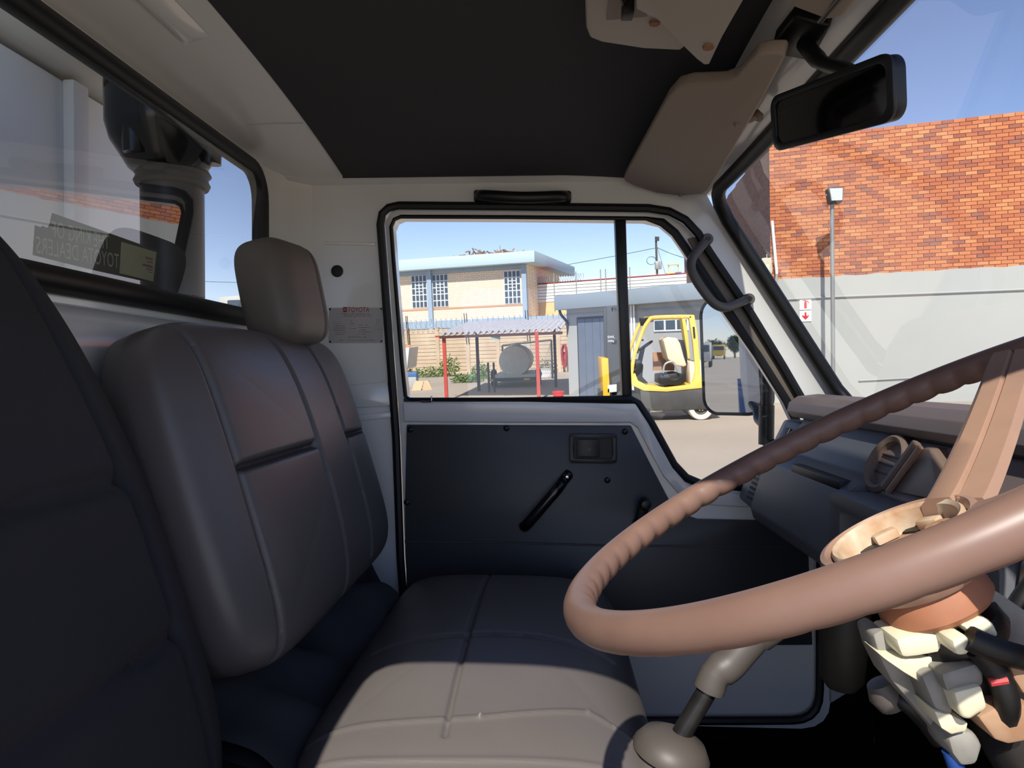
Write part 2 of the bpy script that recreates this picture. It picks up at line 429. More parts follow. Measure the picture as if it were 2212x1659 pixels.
# pressed ribs in the pillar behind the door
def wall_rib(pxs, name, proud=0.006, bev=0.004):
    m = MB(); m.prism(XZ(pxs, YL+0.001), (0, -proud-0.001, 0)); mk(m, name, 'white_paint', wl_, bevel=bev)
wall_rib([(700, 522), (812, 524), (812, 531), (700, 529)], 'pressed_rib', 0.004, 0.0015)
wall_rib([(690, 838), (838, 824), (846, 872), (842, 878), (700, 884)], 'pressed_pad')
wall_rib([(712, 902), (848, 888), (850, 902), (714, 916)], 'pressed_rib', 0.006, 0.003)
m = MB(); m.cyl(PY(729, 586, YL+0.001), PY(729, 586, YL+0.001)+Vector((0, -0.005, 0)), 0.0125, 24)
mk(m, 'rubber_plug', 'rubber', wl_, bevel=0.002)
# rubber round the door opening
m = MB(); m.tube([(x, YL-0.002, z) for x, z in OPEN], 0.0085, 8, closed=True)
struct(m, 'trim_1', 'rubber', 'black rubber seal round the passenger door opening', smooth=True)
# rear wall with window opening
hole = rrect(0.16, 1.335, 0.105, 0.385, 0.055)
mb = MB(); mb.prism([(-0.55, y, z) for y, z in ((0.115, -0.78), (0.115, 0.48), (1.505, 0.48), (1.505, -0.78))], (-0.012, 0, 0), [[(-0.55, y, z) for y, z in hole]])
wr_ = struct(mb, 'wall_rear', 'white_paint', 'white painted rear cab wall below and beside the rear window', smooth=True, autosmooth=30)
sec = [(-0.551, 0.082), (-0.536, 0.076), (-0.522, 0.055), (-0.515, 0.02), (-0.516, -0.03), (-0.524, -0.06), (-0.551, -0.075)]
m = MB(); m.prism([(x, 0.115, z) for x, z in sec], (0, 1.305, 0)); mk(m, 'ledge', 'white_paint', wr_, smooth=True, autosmooth=60)
m = MB(); m.prism([(x, 0.115, z) for x, z in [(-0.551, -0.09), (-0.53, -0.10), (-0.525, -0.16), (-0.53, -0.25), (-0.551, -0.26)]], (0, 1.305, 0)); mk(m, 'ledge', 'white_paint', wr_, smooth=True, autosmooth=60)
# corner post between rear and side wall
m = MB(); m.prism([(-0.551, 1.36, -0.7), (-0.545, 1.40, -0.7), (-0.528, 1.435, -0.7), (-0.48, 1.451, -0.7), (-0.551, 1.451, -0.7)], (0, 0, 1.13))
mk(m, 'corner_panel', 'white_paint', wl_, smooth=True, autosmooth=60)
# rear window
w1 = thing('window_1', 'rear cab window with black rubber surround', 'window', (-0.555, 0.7, 0.1), kind='structure')
m = MB(); m.tube([(-0.545, y, z) for y, z in hole], 0.016, 10, closed=True); mk(m, 'window_seal', 'rubber', w1, smooth=True)
def xg(z): return -0.5575+0.074*(z-0.105)
m = MB(); m.add([(xg(z), y, z) for y, z in rrect(0.158, 1.337, 0.103, 0.387, 0.055)], [tuple(range(28))]); mk(m, 'window_pane', 'rear_glass', w1)
# ceiling
def zc(X, Y):
    d = (Y-0.74)/0.68
    return 0.455-0.055*d*d-0.02*max(0, (X+0.05)/0.32)**2
mb = MB()
mb.grid(lambda i, j: Vector((-0.41+0.69*i, 0.13+1.295*j, zc(-0.41+0.69*i, 0.13+1.295*j))), 20, 30)
mb.grid(lambda i, j: Vector((-0.41+0.69*i, 0.13+1.295*j, zc(-0.41+0.69*i, 0.13+1.295*j)+0.02)), 20, 30)
for a in range(1):
    mb.box(-0.412, 0.28, 1.424, 1.4255, 0.398, 0.43)
ce = struct(mb, 'ceiling', 'headliner', 'dark grey fabric headliner of the cab', smooth=True)
# roof skin, rails and headers
mb = MB(); mb.box(-0.62, 0.34, 0.115, 1.52, 0.478, 0.50)
struct(mb, 'roof', 'white_paint', 'white painted outer roof skin of the cab')
mb = MB(); mb.prism([(-0.57, 1.44, 0.395), (-0.57, 1.426, 0.402), (-0.57, 1.426, 0.48), (-0.57, 1.452, 0.48), (-0.57, 1.452, 0.39)], (0.88, 0, 0))
mb.box(-0.57, 0.31, 0.117, 0.15, 0.40, 0.48)
mk(mb, 'roof_rail', 'white_paint', wl_, smooth=True)
def hdr(i, j):
    Y = 0.118+1.327*j; X = -0.552+0.152*i
    z = 0.408+(zc(-0.41, Y)+0.004-0.408)*(i**0.75)
    return Vector((X, Y, z-0.004*math.sin(math.pi*i)))
mb = MB(); mb.grid(hdr, 12, 30); mb.grid(lambda i, j: hdr(i, j)+Vector((-0.004, 0, 0.03)), 12, 30)
mh = struct(mb, 'trim_2', 'white_paint', 'white painted header panel above the rear window', smooth=True)
for (a, b, c, d) in ((0.50, 0.28, 0.72, 0.40), (0.50, 0.46, 0.72, 0.60)):
    m = MB(); m.grid(lambda i, j: hdr(a+(c-a)*i, b+(d-b)*j)+Vector((0.002, 0, -0.0075*max(0, math.sin(math.pi*i)*math.sin(math.pi*j))**0.6)), 10, 24)
    mk(m, 'pressed_rib', 'white_paint', mh, smooth=True)
m = MB(); m.tube([hdr(0.35, 0.79), hdr(0.62, 0.80), hdr(0.9, 0.815)], 0.0022, 6); mk(m, 'panel_seam', 'white_trim', mh, smooth=True)
mb = MB(); mb.prism([(x, 0.118, z) for x, z in [(0.262, 0.48), (0.262, 0.412), (0.285, 0.392), (0.318, 0.362), (0.332, 0.362), (0.345, 0.372), (0.345, 0.48)]], (0, 1.34, 0))
struct(mb, 'trim_3', 'white_paint', 'white painted header above the windscreen', smooth=True, autosmooth=50)
# windscreen
def ws(u, t):
    """u 0..1 across (y), t 0..1 top to bottom"""
    Y = 0.13+1.305*u; b = 1-(2*u-1)**4
    x = wsT[0]+(wsB[0]-wsT[0])*t+0.03*b*(0.2+0.8*t); z = wsT[1]+(wsB[1]-wsT[1])*t
    return Vector((x, Y, z))
w2 = thing('window_2', 'sloping windscreen with black rubber surround', 'window', (0.5, 0.74, -0.07), kind='structure')
m = MB(); m.grid(lambda i, j: ws(i, j)+Vector((0.006, 0, 0.004)), 24, 8); mk(m, 'windscreen_pane', 'wind_glass', w2, smooth=True)
rim = []
for u, t in ([(0.05+0.9*k/20, 0.0) for k in range(21)]+[(0.975, 0.015), (0.992, 0.05), (1.0, 0.12)]+[(1.0, 0.15+0.7*k/12) for k in range(13)]
             + [(1.0, 0.9), (0.99, 0.97), (0.965, 1.0)]+[(0.95-0.9*k/20, 1.0) for k in range(21)]+[(0.01, 0.97), (0, 0.9)]+[(0, 0.85-0.7*k/12) for k in range(13)]+[(0.008, 0.05), (0.025, 0.015)]):
    rim.append(ws(u, t))
m = MB(); m.tube(rim, 0.0135, 10, closed=True); mk(m, 'window_seal', 'rubber', w2, smooth=True)
m = MB(); m.tube([p+Vector((-0.010, 0, 0.0)) for p in rim], 0.0035, 6, closed=True); mk(m, 'seal_lip', 'black_plastic', w2, smooth=True)
# floor, bulkhead
mb = MB(); mb.box(-0.60, 0.72, -0.02, 1.50, -0.80, -0.74); struct(mb, 'floor', 'carpet', 'black carpeted cab floor')
mb = MB(); mb.prism([(0.66, -0.015, -0.78), (0.645, -0.015, -0.3), (0.63, -0.015, -0.085), (0.67, -0.015, -0.085), (0.71, -0.015, -0.78)], (0, 1.52, 0))
struct(mb, 'wall_front', 'carpet', 'dark front bulkhead under the dashboard')
mb = MB(); mb.prism([(0.735, -0.02, -0.80), (0.70, -0.02, -0.3), (0.655, -0.02, -0.09), (0.60, -0.02, -0.085), (0.60, -0.02, -0.10), (0.68, -0.02, -0.12), (0.715, -0.02, -0.80)], (0, 1.54, 0))
struct(mb, 'trim_4', 'white_paint', 'white painted outer nose panel below the windscreen', smooth=True)
# ---------------------------------------------------------------- passenger door
GL_PX = [(850, 560), (845, 490), (852, 474), (866, 468), (1100, 469), (1395, 472), (1430, 480), (1458, 503), (1479, 533), (1562, 660), (1636, 765), (1700, 866), (1730, 930), (1736, 1000), (1700, 1040),
         (1600, 1052), (1515, 1046), (1482, 1032), (1455, 1003), (1405, 912), (1378, 872), (1362, 863), (1100, 863), (886, 863), (876, 856), (868, 780)]
DOOR_PX = [(832, 480), (845, 456), (866, 452), (1100, 454), (1400, 458), (1441, 465), (1475, 484), (1501, 512), (1525, 552), (1610, 680), (1682, 797), (1736, 890), (1758, 982), (1762, 1100), (1760, 1488), (1758, 1508), (1751, 1524),
           (1740, 1536), (1724, 1543), (1704, 1546), (1600, 1547), (1200, 1547), (946, 1547), (912, 1496), (888, 1378), (875, 1200), (866, 950), (848, 700)]
YD = 1.462
d1 = thing('door_1', 'white passenger door with dark vinyl trim and wind-down window', 'door', PY(1300, 1547, YD), kind='structure')
m = MB(); m.prism(XZ(DOOR_PX, YD), (0, 0.05, 0), [XZ(GL_PX, YD)]); mk(m, 'door_frame', 'white_paint', d1, smooth=True, autosmooth=30)
tp_ = [(872, 871), (1100, 872), (1372, 872), (1400, 915), (1452, 1010), (1484, 1046), (1520, 1062), (1600, 1068), (1700, 1068)]
bt_ = [(874, 906), (1100, 908), (1362, 908), (1378, 920), (1432, 1022), (1464, 1060), (1508, 1084), (1596, 1090), (1700, 1090)]
m = MB(); n_ = len(tp_); rows_ = [[PY(a, b, YD+0.001) for a, b in tp_], [PY(a, b, YD-0.008) for a, b in tp_], [PY(a, b+2, YD-0.010) for a, b in bt_], [PY(a, b+5, YD-0.008) for a, b in bt_], [PY(a, b+6, YD+0.001) for a, b in bt_]]
m.add([p for r in rows_ for p in r], [(k*n_+i, k*n_+i+1, (k+1)*n_+i+1, (k+1)*n_+i) for k in range(4) for i in range(n_-1)])
mk(m, 'window_sill', 'white_paint', d1, smooth=True, autosmooth=50)
TRIM = [(880, 917), (1100, 918), (1362, 919), (1400, 994), (1443, 1077), (1470, 1108), (1505, 1120), (1600, 1122), (1740, 1124), (1752, 1390), (1400, 1394), (895, 1394), (880, 1290), (876, 1100)]
m = MB(); m.prism(XZ(TRIM, YD-0.0005), (0, -0.009, 0)); mk(m, 'trim_panel', 'door_vinyl', d1, bevel=0.002)
m = MB(); m.tube(XZ([(874, 1170), (1100, 1172), (1300, 1178), (1500, 1180), (1720, 1180)], YD-0.0095), 0.0022, 6); mk(m, 'trim_seam', 'door_vinyl', d1, smooth=True)
m = MB(); m.tube(XZ(GL_PX, YD-0.001), [0.0042 if (k < 6 or k > 21) else 0.0088 for k in range(len(GL_PX))], 8, closed=True); mk(m, 'window_seal', 'rubber', d1, smooth=True)
m = MB(); m.prism(XZ([(1328, 460), (1352, 460), (1356, 600), (1366, 868), (1345, 868), (1333, 600)], YD+0.004), (0, 0.03, 0)); mk(m, 'division_bar', 'black_plastic', d1, bevel=0.003)
m = MB(); m.prism(XZ([(1484, 516), (1508, 512), (1530, 548), (1618, 680), (1690, 797), (1742, 890), (1722, 896), (1664, 800), (1590, 685), (1508, 560)], YD-0.0005), (0, -0.006, 0)); mk(m, 'drip_strip', 'drip_grey', d1, bevel=0.002)
# glass: wind-down pane and fixed quarter pane
def pane(pxs, Y): m = MB(); m.add(XZ(pxs, Y), [tuple(range(len(pxs)))]); return m
mk(pane([(846, 464), (1342, 465), (1358, 868), (870, 868)], YD+0.022), 'window_pane', 'window_glass', d1)
mk(pane([(1342, 465), (1400, 468), (1434, 478), (1462, 500), (1484, 533), (1566, 660), (1640, 765), (1704, 866), (1734, 930), (1740, 1004), (1704, 1046), (1600, 1056), (1510, 1050), (1450, 1006), (1400, 912), (1366, 862)], YD+0.022), 'quarter_pane', 'window_glass', d1)
m = MB(); m.prism(XZ([(872, 860), (1362, 860), (1362, 868), (872, 868)], YD-0.004), (0, 0.02, 0)); mk(m, 'glass_channel', 'rubber', d1)
# window lock pin at the rear of the sill
m = MB(); b0 = PY(932, 866, YD-0.006); m.cyl(b0+Vector((0, 0, -0.004)), b0+Vector((0, 0, 0.010)), 0.0018, 10); m.cyl(b0+Vector((-0.022, 0, -0.001)), b0+Vector((0.002, 0, -0.001)), 0.0022, 8)
mk(m, 'lock_pin', 'chrome', d1, smooth=True)
# release handle in its recess
f0 = PY(1281, 968, YD-0.0095)
wv, hv = 0.096, 0.060
def drect(cx, cz, w, h, r): return [(cx+a, f0.y, cz+b) for a, b in rrect(-w/2, w/2, -h/2, h/2, r, 4)]
m = MB(); m.prism(drect(f0.x, f0.z, wv, hv, 0.006), (0, -0.008, 0), [drect(f0.x, f0.z, wv-0.018, hv-0.018, 0.004)])
rf = mk(m, 'release_handle', 'black_plastic', d1, bevel=0.0015)
m = MB(); m.prism(drect(f0.x, f0.z, wv-0.016, hv-0.016, 0.004), (0, -0.0015, 0)); mk(m, 'recess', 'rubber', rf)
m = MB(); m.prism(drect(f0.x-0.010, f0.z, 0.046, 0.036, 0.004), (0, -0.007, 0)); mk(m, 'lever', 'black_plastic', rf, bevel=0.0025)
m = MB(); c = f0+Vector((-0.008, -0.007, -0.002)); m.cyl(c, c+Vector((0, -0.001, 0)), 0.003, 12); mk(m, 'lever_mark', 'dark_metal', rf)
# diagonal pull handle
a_, b_ = PY(1130, 1138, YD-0.010), PY(1228, 1024, YD-0.010); dn = Vector((0, -1, 0))
pth = [a_, a_+dn*0.010, a_.lerp(b_, 0.07)+dn*0.024, a_.lerp(b_, 0.2)+dn*0.028, a_.lerp(b_, 0.5)+dn*0.03, a_.lerp(b_, 0.78)+dn*0.028, a_.lerp(b_, 0.88)+dn*0.014, a_.lerp(b_, 0.93)+dn*0.009, b_+dn*0.008, b_]
m = MB(); m.tube(smooth_path(pth, 4), 0.0105, 12, up=(0.66, 0, -0.75), flat=(1.0, 0.62))
ph_ = mk(m, 'pull_handle', 'gloss_black', d1, smooth=True)
m = MB(); c = a_.lerp(b_, 0.965)+dn*0.014; m.lathe([(0.0, 0.004), (0.003, 0.0035), (0.0042, 0.001), (0.0042, -0.004)], c, dn, 14); mk(m, 'screw', 'chrome', ph_, smooth=True)
# window winder
c0 = PY(1380, 1130, YD-0.010); c1 = PY(1388, 1085, YD-0.010)
m = MB(); m.tube([c0+dn*0.012, c0.lerp(c1, 0.5)+dn*0.018, c1+dn*0.02], [0.011, 0.0105, 0.010], 12, up=(1, 0, 0), flat=(1.1, 0.5))
m.lathe([(0.013, 0), (0.013, 0.016), (0.009, 0.02), (0, 0.02)], c0, dn, 18)
wd = mk(m, 'window_winder', 'black_plastic', d1, smooth=True)
m = MB(); m.lathe([(0.0, 0.046), (0.008, 0.044), (0.0125, 0.036), (0.0125, 0.022), (0.008, 0.016), (0.0, 0.014)], c1+Vector((0, 0, 0.002)), dn, 18); mk(m, 'knob', 'black_plastic', wd, smooth=True)
for (a, b) in ((886, 928), (1350, 932), (879, 1085), (1094, 925), (1312, 1037)):
    c = PY(a, b, YD-0.0095); m = MB(); m.lathe([(0.0, 0.0035), (0.004, 0.003), (0.0065, 0.001), (0.0065, -0.002)], c, dn, 16); mk(m, 'trim_clip', 'black_plastic', d1, smooth=True)
# ---------------------------------------------------------------- grab handles
t = thing('grab_handle', 'black plastic grab handle above the passenger door window', 'handle', PY(1128, 430, YL))
A0, B0 = PY(1036, 426, YL), PY(1222, 428, YL)
m = MB(); m.tube(smooth_path([A0, A0+dn*0.012, A0.lerp(B0, 0.10)+dn*0.028+Vector((0, 0, -0.004)), A0.lerp(B0, 0.5)+dn*0.034+Vector((0, 0, -0.008)), A0.lerp(B0, 0.90)+dn*0.028+Vector((0, 0, -0.004)), B0+dn*0.012, B0], 5), 0.0115, 12, flat=(1.0, 0.8))
mk(m, 'grip', 'black_plastic', t, smooth=True)
for c, s in ((A0, 1), (B0, -1)):
    m = MB(); m.cbox(c+Vector((0.004*s, -0.006, 0.001)), (0.03, 0, 0), (0, 0.014, 0), (0, 0, 0.024)); mk(m, 'mount', 'black_plastic', t, bevel=0.005, seg=3)
t = thing('grab_handle', 'grey bent grab bar screwed to the windscreen pillar', 'handle', PY(1612, 648, 1.445))
gp = [(1524, 521), (1508, 541), (1494, 562), (1494, 585), (1510, 615), (1535, 648), (1552, 661), (1570, 664), (1590, 657), (1612, 648)]
gy = [1.435, 1.415, 1.395, 1.385, 1.38, 1.38, 1.385, 1.395, 1.415, 1.435]
m = MB(); m.tube(smooth_path([PY(a, b, y) for (a, b), y in zip(gp, gy)], 5), 0.0092, 12); mk(m, 'bar', 'handle_grey', t, smooth=True)
for a, b in ((1524, 520), (1613, 648)):
    c = PY(a, b, 1.449); m = MB(); m.lathe([(0.0115, 0), (0.0115, 0.018), (0.009, 0.023), (0.005, 0.023), (0.005, 0.021), (0, 0.021)], c, (0, -1, 0), 18); e_ = mk(m, 'foot', 'handle_grey', t, smooth=True)
    m = MB(); m.cyl(c+dn*0.021, c+dn*0.0245, 0.0042, 6); mk(m, 'screw', 'dark_metal', e_)
# ---------------------------------------------------------------- specification plate on the pillar
yp = YL-0.0006
c00, c11 = PY(711, 665, yp), PY(827, 741, yp)
t = thing('specification_plate', 'silver plate with faded red print on the door pillar', 'plate', (c00.x, yp, c11.z))
def plq(u, v): return Vector((c00.x+(c11.x-c00.x)*u, yp-0.0016, c00.z+(c11.z-c00.z)*v))
m = MB(); m.prism([(c00.x, yp, c00.z), (c11.x, yp, c00.z), (c11.x, yp, c11.z), (c00.x, yp, c11.z)], (0, -0.0012, 0)); mk(m, 'plate', 'plate_silver', t)
pw = c11.x-c00.x; phh = c00.z-c11.z
m = MB(); text_on(m, 'TOYOTA', plq(0.355, 0.125), (1, 0, 0), (0, 0, 1), width=pw*0.40, size=0.0150); mk(m, 'lettering', 'print_red', t)
m = MB(); o_ = plq(0.268, 0.125); m.prism([o_, o_+Vector((pw*0.068, 0, 0)), o_+Vector((pw*0.068, 0, 0.0105)), o_+Vector((0, 0, 0.0105))], (0, -0.0001, 0),
    [[o_+Vector((pw*a, 0, b)) for a, b in ((0.016, 0.004), (0.03, 0.003), (0.03, 0.0048), (0.05, 0.003), (0.054, 0.005), (0.036, 0.0062), (0.04, 0.008), (0.024, 0.0085))]])
mk(m, 'emblem', 'print_red', t)
rows = [(0.18, 0.20, 0.62), (0.215, 0.28, 0.50), (0.255, 0.28, 0.52), (0.40, 0.08, 0.12), (0.46, 0.08, 0.12), (0.52, 0.08, 0.22), (0.58, 0.08, 0.24), (0.64, 0.08, 0.22), (0.70, 0.10, 0.22), (0.76, 0.10, 0.20),
        (0.37, 0.38, 0.14), (0.45, 0.40, 0.08), (0.51, 0.40, 0.08), (0.60, 0.38, 0.12), (0.50, 0.56, 0.16), (0.57, 0.56, 0.22), (0.63, 0.58, 0.16), (0.69, 0.56, 0.22), (0.75, 0.56, 0.14),
        (0.36, 0.86, 0.10), (0.42, 0.86, 0.10), (0.48, 0.86, 0.10), (0.54, 0.86, 0.08), (0.62, 0.86, 0.10), (0.84, 0.36, 0.34), (0.93, 0.20, 0.06), (0.93, 0.36, 0.50)]
m = MB()
for v, u0, w_ in rows:
    n_ = max(1, int(w_/0.02)); rr = random.Random(int(v*1000+u0*77))
    for k in range(n_):
        if rr.random() < 0.2: continue
        o_ = plq(u0+w_*k/n_, v); m.obox(o_, (pw*w_/n_*0.8, 0, 0), (0, -0.00008, 0), (0, 0, phh*(0.012+0.008*rr.random())))
tag(mk(m, 'fine_print', 'print_faint', t), kind='stuff')
for u, v in ((0.02, 0.04), (0.975, 0.035), (0.02, 0.96), (0.975, 0.95)):
    m = MB(); m.lathe([(0, 0.001), (0.002, 0.0006), (0.0022, 0)], plq(u, v), dn, 10); mk(m, 'rivet', 'dark_metal', t)
# ---------------------------------------------------------------- rear window sticker (lettering reads from outside)
xs = -0.5590
t = thing('window_sticker', 'torn dark dealer sticker with mirrored lettering on the rear window', 'sticker', PX(200, 600, xs))
sk = [(76, 486), (88, 491), (92, 488), (103, 492), (108, 483), (113, 460), (190, 487), (260, 512), (341, 541), (336, 613), (200, 583), (71, 551)]
m = MB(); m.prism([PX(a, b, xs) for a, b in sk], (-0.0006, 0, 0)); mk(m, 'sticker_sheet', 'sticker_dark', t)
def stick_text(body, pr, pl, hpx, dz=0.0):
    """pr pixel of the first letter (right in the photo), pl pixel of the last"""
    a, b = PX(pr[0], pr[1], xs+0.0004), PX(pl[0], pl[1], xs+0.0004)
    m = MB(); ax = (b-a); L = ax.length; ax.normalize()
    h = (PX(pr[0], pr[1]-hpx, xs).z-PX(pr[0], pr[1], xs).z)
    text_on(m, body, a, ax, (0, 0, 1), width=L, size=h/0.70); return m
mk(stick_text('THE KING OF', (236, 539), (112, 511), 31), 'lettering', 'sticker_text', t)
mk(stick_text('TOYOTA DEALERS', (257, 580), (78, 546), 31), 'lettering', 'sticker_text', t)
m = MB(); m.prism([PX(a, b, xs+0.0003) for a, b in ((262, 522), (338, 545), (331, 608), (258, 590))], (-0.0001, 0, 0)); mk(m, 'cream_field', 'sticker_cream', t)
m = MB()
for k, (yy, w_) in enumerate(((560, 16), (568, 12), (576, 22), (584, 14), (590, 10))):
    a = PX(330-w_, yy-2, xs+0.0005); b = PX(330, yy, xs+0.0005); m.box(xs+0.0004, xs+0.0005, min(a.y, b.y), max(a.y, b.y), min(a.z, b.z), max(a.z, b.z)+0.0008)
tag(mk(m, 'small_print', 'print_faint', t), kind='stuff')
# ---------------------------------------------------------------- visors
vn = Vector((0.30, 0, 1)).normalized(); v0p = Vector((0.148, 1.38, 0.383))
def vis_pts(pxs): return [PP(a, b, v0p, vn) for a, b in pxs]
VP_ = [(1346, 386), (1352, 374), (1440, 215), (1462, 190), (1490, 183), (1560, 181), (1590, 170), (1615, 140), (1632, 122), (1655, 117), (1690, 117), (1696, 124), (1640, 228), (1580, 330), (1530, 412), (1515, 420), (1470, 424), (1420, 418), (1370, 402), (1350, 392)]
t = thing('sun_visor', 'beige passenger sun visor folded up over the door corner', 'visor', vis_pts([(1450, 400)])[0])
m = MB(); m.prism(vis_pts(VP_), vn*0.018); mk(m, 'visor_pad', 'visor', t, bevel=0.006, seg=3)
hp = PY(1612, 272, 1.12)
for (a, b, Y) in ((1608, 272, 1.17), (1482, 424, 1.40)):
    c = PP(a, b, v0p, vn)+Vector((0, 0, 0.006)); m = MB()
    m.tube(smooth_path([c+Vector((-0.014, 0, -0.002)), c+Vector((-0.004, 0, 0.002)), c+Vector((0.008, 0, 0.004)), c+Vector((0.02, 0, 0.012))], 4), 0.0058, 10)
    m.lathe([(0.008, 0), (0.009, 0.004), (0.007, 0.008)], c+Vector((0.016, 0, 0.004)), (0.5, 0, 1), 12)
    mk(m, 'hinge_clip', 'dash_brown', t, smooth=True)
vd = [(0.272, 0.16, 0.345), (0.15, 0.16, 0.382), (0.15, 0.62, 0.382), (0.19, 0.67, 0.37), (0.225, 0.722, 0.359), (0.262, 0.728, 0.348), (0.272, 0.715, 0.345)]
t = thing('sun_visor', 'brown driver sun visor at the top edge beside the mirror bracket', 'visor', (0.27, 0.4, 0.35))
sh = Vector((0.018, 0, 0.005))
m = MB(); m.prism([Vector(p)+sh for p in vd], vn*0.016); mk(m, 'visor_pad', 'visor', t, bevel=0.005, seg=3)
m = MB(); m.tube([(0.276, 0.68, 0.356), (0.276, 0.735, 0.358), (0.282, 0.745, 0.385)], 0.004, 10); mk(m, 'hinge_rod', 'dark_metal', t, smooth=True)
# ---------------------------------------------------------------- overhead console
t = thing('overhead_console', 'beige moulded plastic console on the headliner', 'console', (0.10, 0.7, 0.40))
pn = Vector((0.16, 0, 1)).normalized(); pp0 = Vector((0.187, 0.8, 0.36))
def con(pxs, dz=0): return [PP(a, b, pp0+Vector((0, 0, dz)), pn) for a, b in pxs]
main = con([(1372, -40), (1375, 20), (1420, 42), (1468, 92), (1505, 128), (1521, 140), (1532, 139), (1560, 80), (1606, 0), (1640, -70)])
m = MB(); m.prism(main, (0, 0, 0.07)); mk(m, 'console_body', 'beige_plastic', t, bevel=0.006, seg=3)
low = con([(1262, -50), (1266, 62), (1274, 82), (1300, 92), (1390, 106), (1470, 110), (1560, 40), (1560, -50)], 0.025)
m = MB(); m.prism(low, (0, 0, 0.06)); mk(m, 'console_flange', 'beige_plastic', t, bevel=0.004, seg=3)
m = MB(); m.prism(con([(1310, 44), (1398, 36), (1398, -20), (1316, -20)], 0.022), (0, 0, 0.03)); mk(m, 'lamp_recess', 'dash_brown', t)
c = con([(1356, 22)], 0.015)[0]; m = MB(); m.cbox(c, (0.012, 0, 0), (0, 0.02, 0), (0, 0, 0.014)); m.tube([c, c+Vector((-0.012, -0.03, 0.006))], 0.003, 8); mk(m, 'lamp_switch', 'rubber', t, bevel=0.002)
for a, b, dz in ((1414, 51, 0.024), (1530, 103, -0.001)):
    c = con([(a, b)], dz)[0]; m = MB(); m.lathe([(0, -0.001), (0.006, -0.001), (0.0065, 0.002)], c, (0, 0, 1), 14); mk(m, 'screw', 'rust_brown', t)
# ---------------------------------------------------------------- interior mirror
mn_, mf_ = Vector((0.300, 0.632, 0.2495)), Vector((0.2515, 0.80, 0.276))
cM = (mn_+mf_)/2; ax = (mf_-mn_); LM = ax.length; ax.normalize()
nM = Vector((-1, 0, -0.14)); nM = (nM-ax*nM.dot(ax)).normalized(); up_ = ax.cross(nM); up_ = up_ if up_.z > 0 else -up_
t = thing('rear_view_mirror', 'black framed interior rear view mirror on a bracket', 'mirror', cM)
def mr_out(w, h, r, off): return [cM+nM*off+ax*a+up_*b for a, b in rrect(-w/2, w/2, -h/2, h/2, r, 6)]
m = MB(); m.prism(mr_out(LM+0.002, 0.056, 0.014, 0.0), -nM*0.012); mk(m, 'housing', 'black_plastic', t, bevel=0.006, seg=3)
m = MB(); m.prism(mr_out(LM+0.004, 0.058, 0.014, 0.003), -nM*0.004, [mr_out(LM-0.012, 0.044, 0.010, 0.003)]); mk(m, 'bezel', 'black_plastic', t, bevel=0.001)
m = MB(); m.prism(mr_out(LM-0.011, 0.045, 0.010, 0.0012), -nM*0.002); mk(m, 'mirror_glass', 'mirror_dim', t)
br = PX(1735, 90, 0.284)
m = MB(); m.tube(smooth_path([cM-nM*0.02, cM-nM*0.028+Vector((0, 0.0, 0.03)), PY(1775, 135, 0.765), PX(1738, 95, 0.286)], 6), [0.006]*7+[0.0075]*6+[0.009]*6, 12); mk(m, 'stem', 'black_plastic', t, smooth=True)
m = MB(); m.prism([br+Vector(p) for p in ((-0.022, -0.03, 0.012), (0.012, -0.045, -0.006), (0.02, 0.03, -0.01), (-0.008, 0.045, 0.004), (-0.024, 0.03, 0.014))], (0.004, 0, 0.016)); bk = mk(m, 'bracket', 'black_plastic', t, bevel=0.004, seg=3)
c = PX(1713, 73, 0.283); m = MB(); m.lathe([(0, 0.003), (0.003, 0.002), (0.0038, 0)], c, (-0.6, -0.3, -0.5), 10); mk(m, 'screw', 'chrome', bk)

m = MB(); m.prism([(x, YL+0.001, z) for x, z in ((0.574, -0.29), (0.655, -0.29), (0.655, -0.76), (0.45, -0.76), (0.45, -0.714), (0.515, -0.714), (0.54, -0.709), (0.558, -0.697), (0.568, -0.680), (0.572, -0.655))], (0, -0.008, 0)); mk(m, 'kick_carpet', 'carpet', wl_)
m = MB(); m.box(-0.4, 0.45, YL-0.007, YL+0.001, -0.76, -0.714); mk(m, 'sill_carpet', 'carpet', wl_)
# ================================================================ SEATS
upD = Vector((-0.314, 0, 0.9494)); nD = Vector((0.9494, 0, 0.314))
t = thing('driver_seat', 'near black vinyl driver seat cut off by the left edge', 'seat', (-0.2, 0.45, -0.74))
ctr = Vector((-0.366, 0.457, -0.12))
gr = [((0.185, -0.33), (0.185, 0.0), 0.012, 0.006), ((0.185, 0.0), (0.12, 0.3), 0.012, 0.006), ((-0.185, -0.33), (-0.185, 0.0), 0.012, 0.006), ((-0.185, 0.0), (-0.12, 0.3), 0.012, 0.006),
      ((-0.18, 0.03), (0.18, 0.03), 0.010, 0.008), ((-0.18, -0.12), (0.18, -0.12), 0.010, 0.008)]
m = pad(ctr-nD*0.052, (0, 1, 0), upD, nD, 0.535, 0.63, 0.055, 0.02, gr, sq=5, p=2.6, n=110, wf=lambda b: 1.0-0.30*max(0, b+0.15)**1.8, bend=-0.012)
mk(m, 'backrest', 'shaded_vinyl', t, smooth=True, autosmooth=80)
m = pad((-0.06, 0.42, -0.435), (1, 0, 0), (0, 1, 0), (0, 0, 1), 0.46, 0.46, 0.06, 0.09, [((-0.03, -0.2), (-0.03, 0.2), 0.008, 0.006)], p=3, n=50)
mk(m, 'seat_cushion', 'shaded_vinyl', t, smooth=True, autosmooth=80)
m = MB(); m.box(-0.28, 0.10, 0.22, 0.58, -0.74, -0.50); mk(m, 'seat_base', 'black_plastic', t, bevel=0.01)

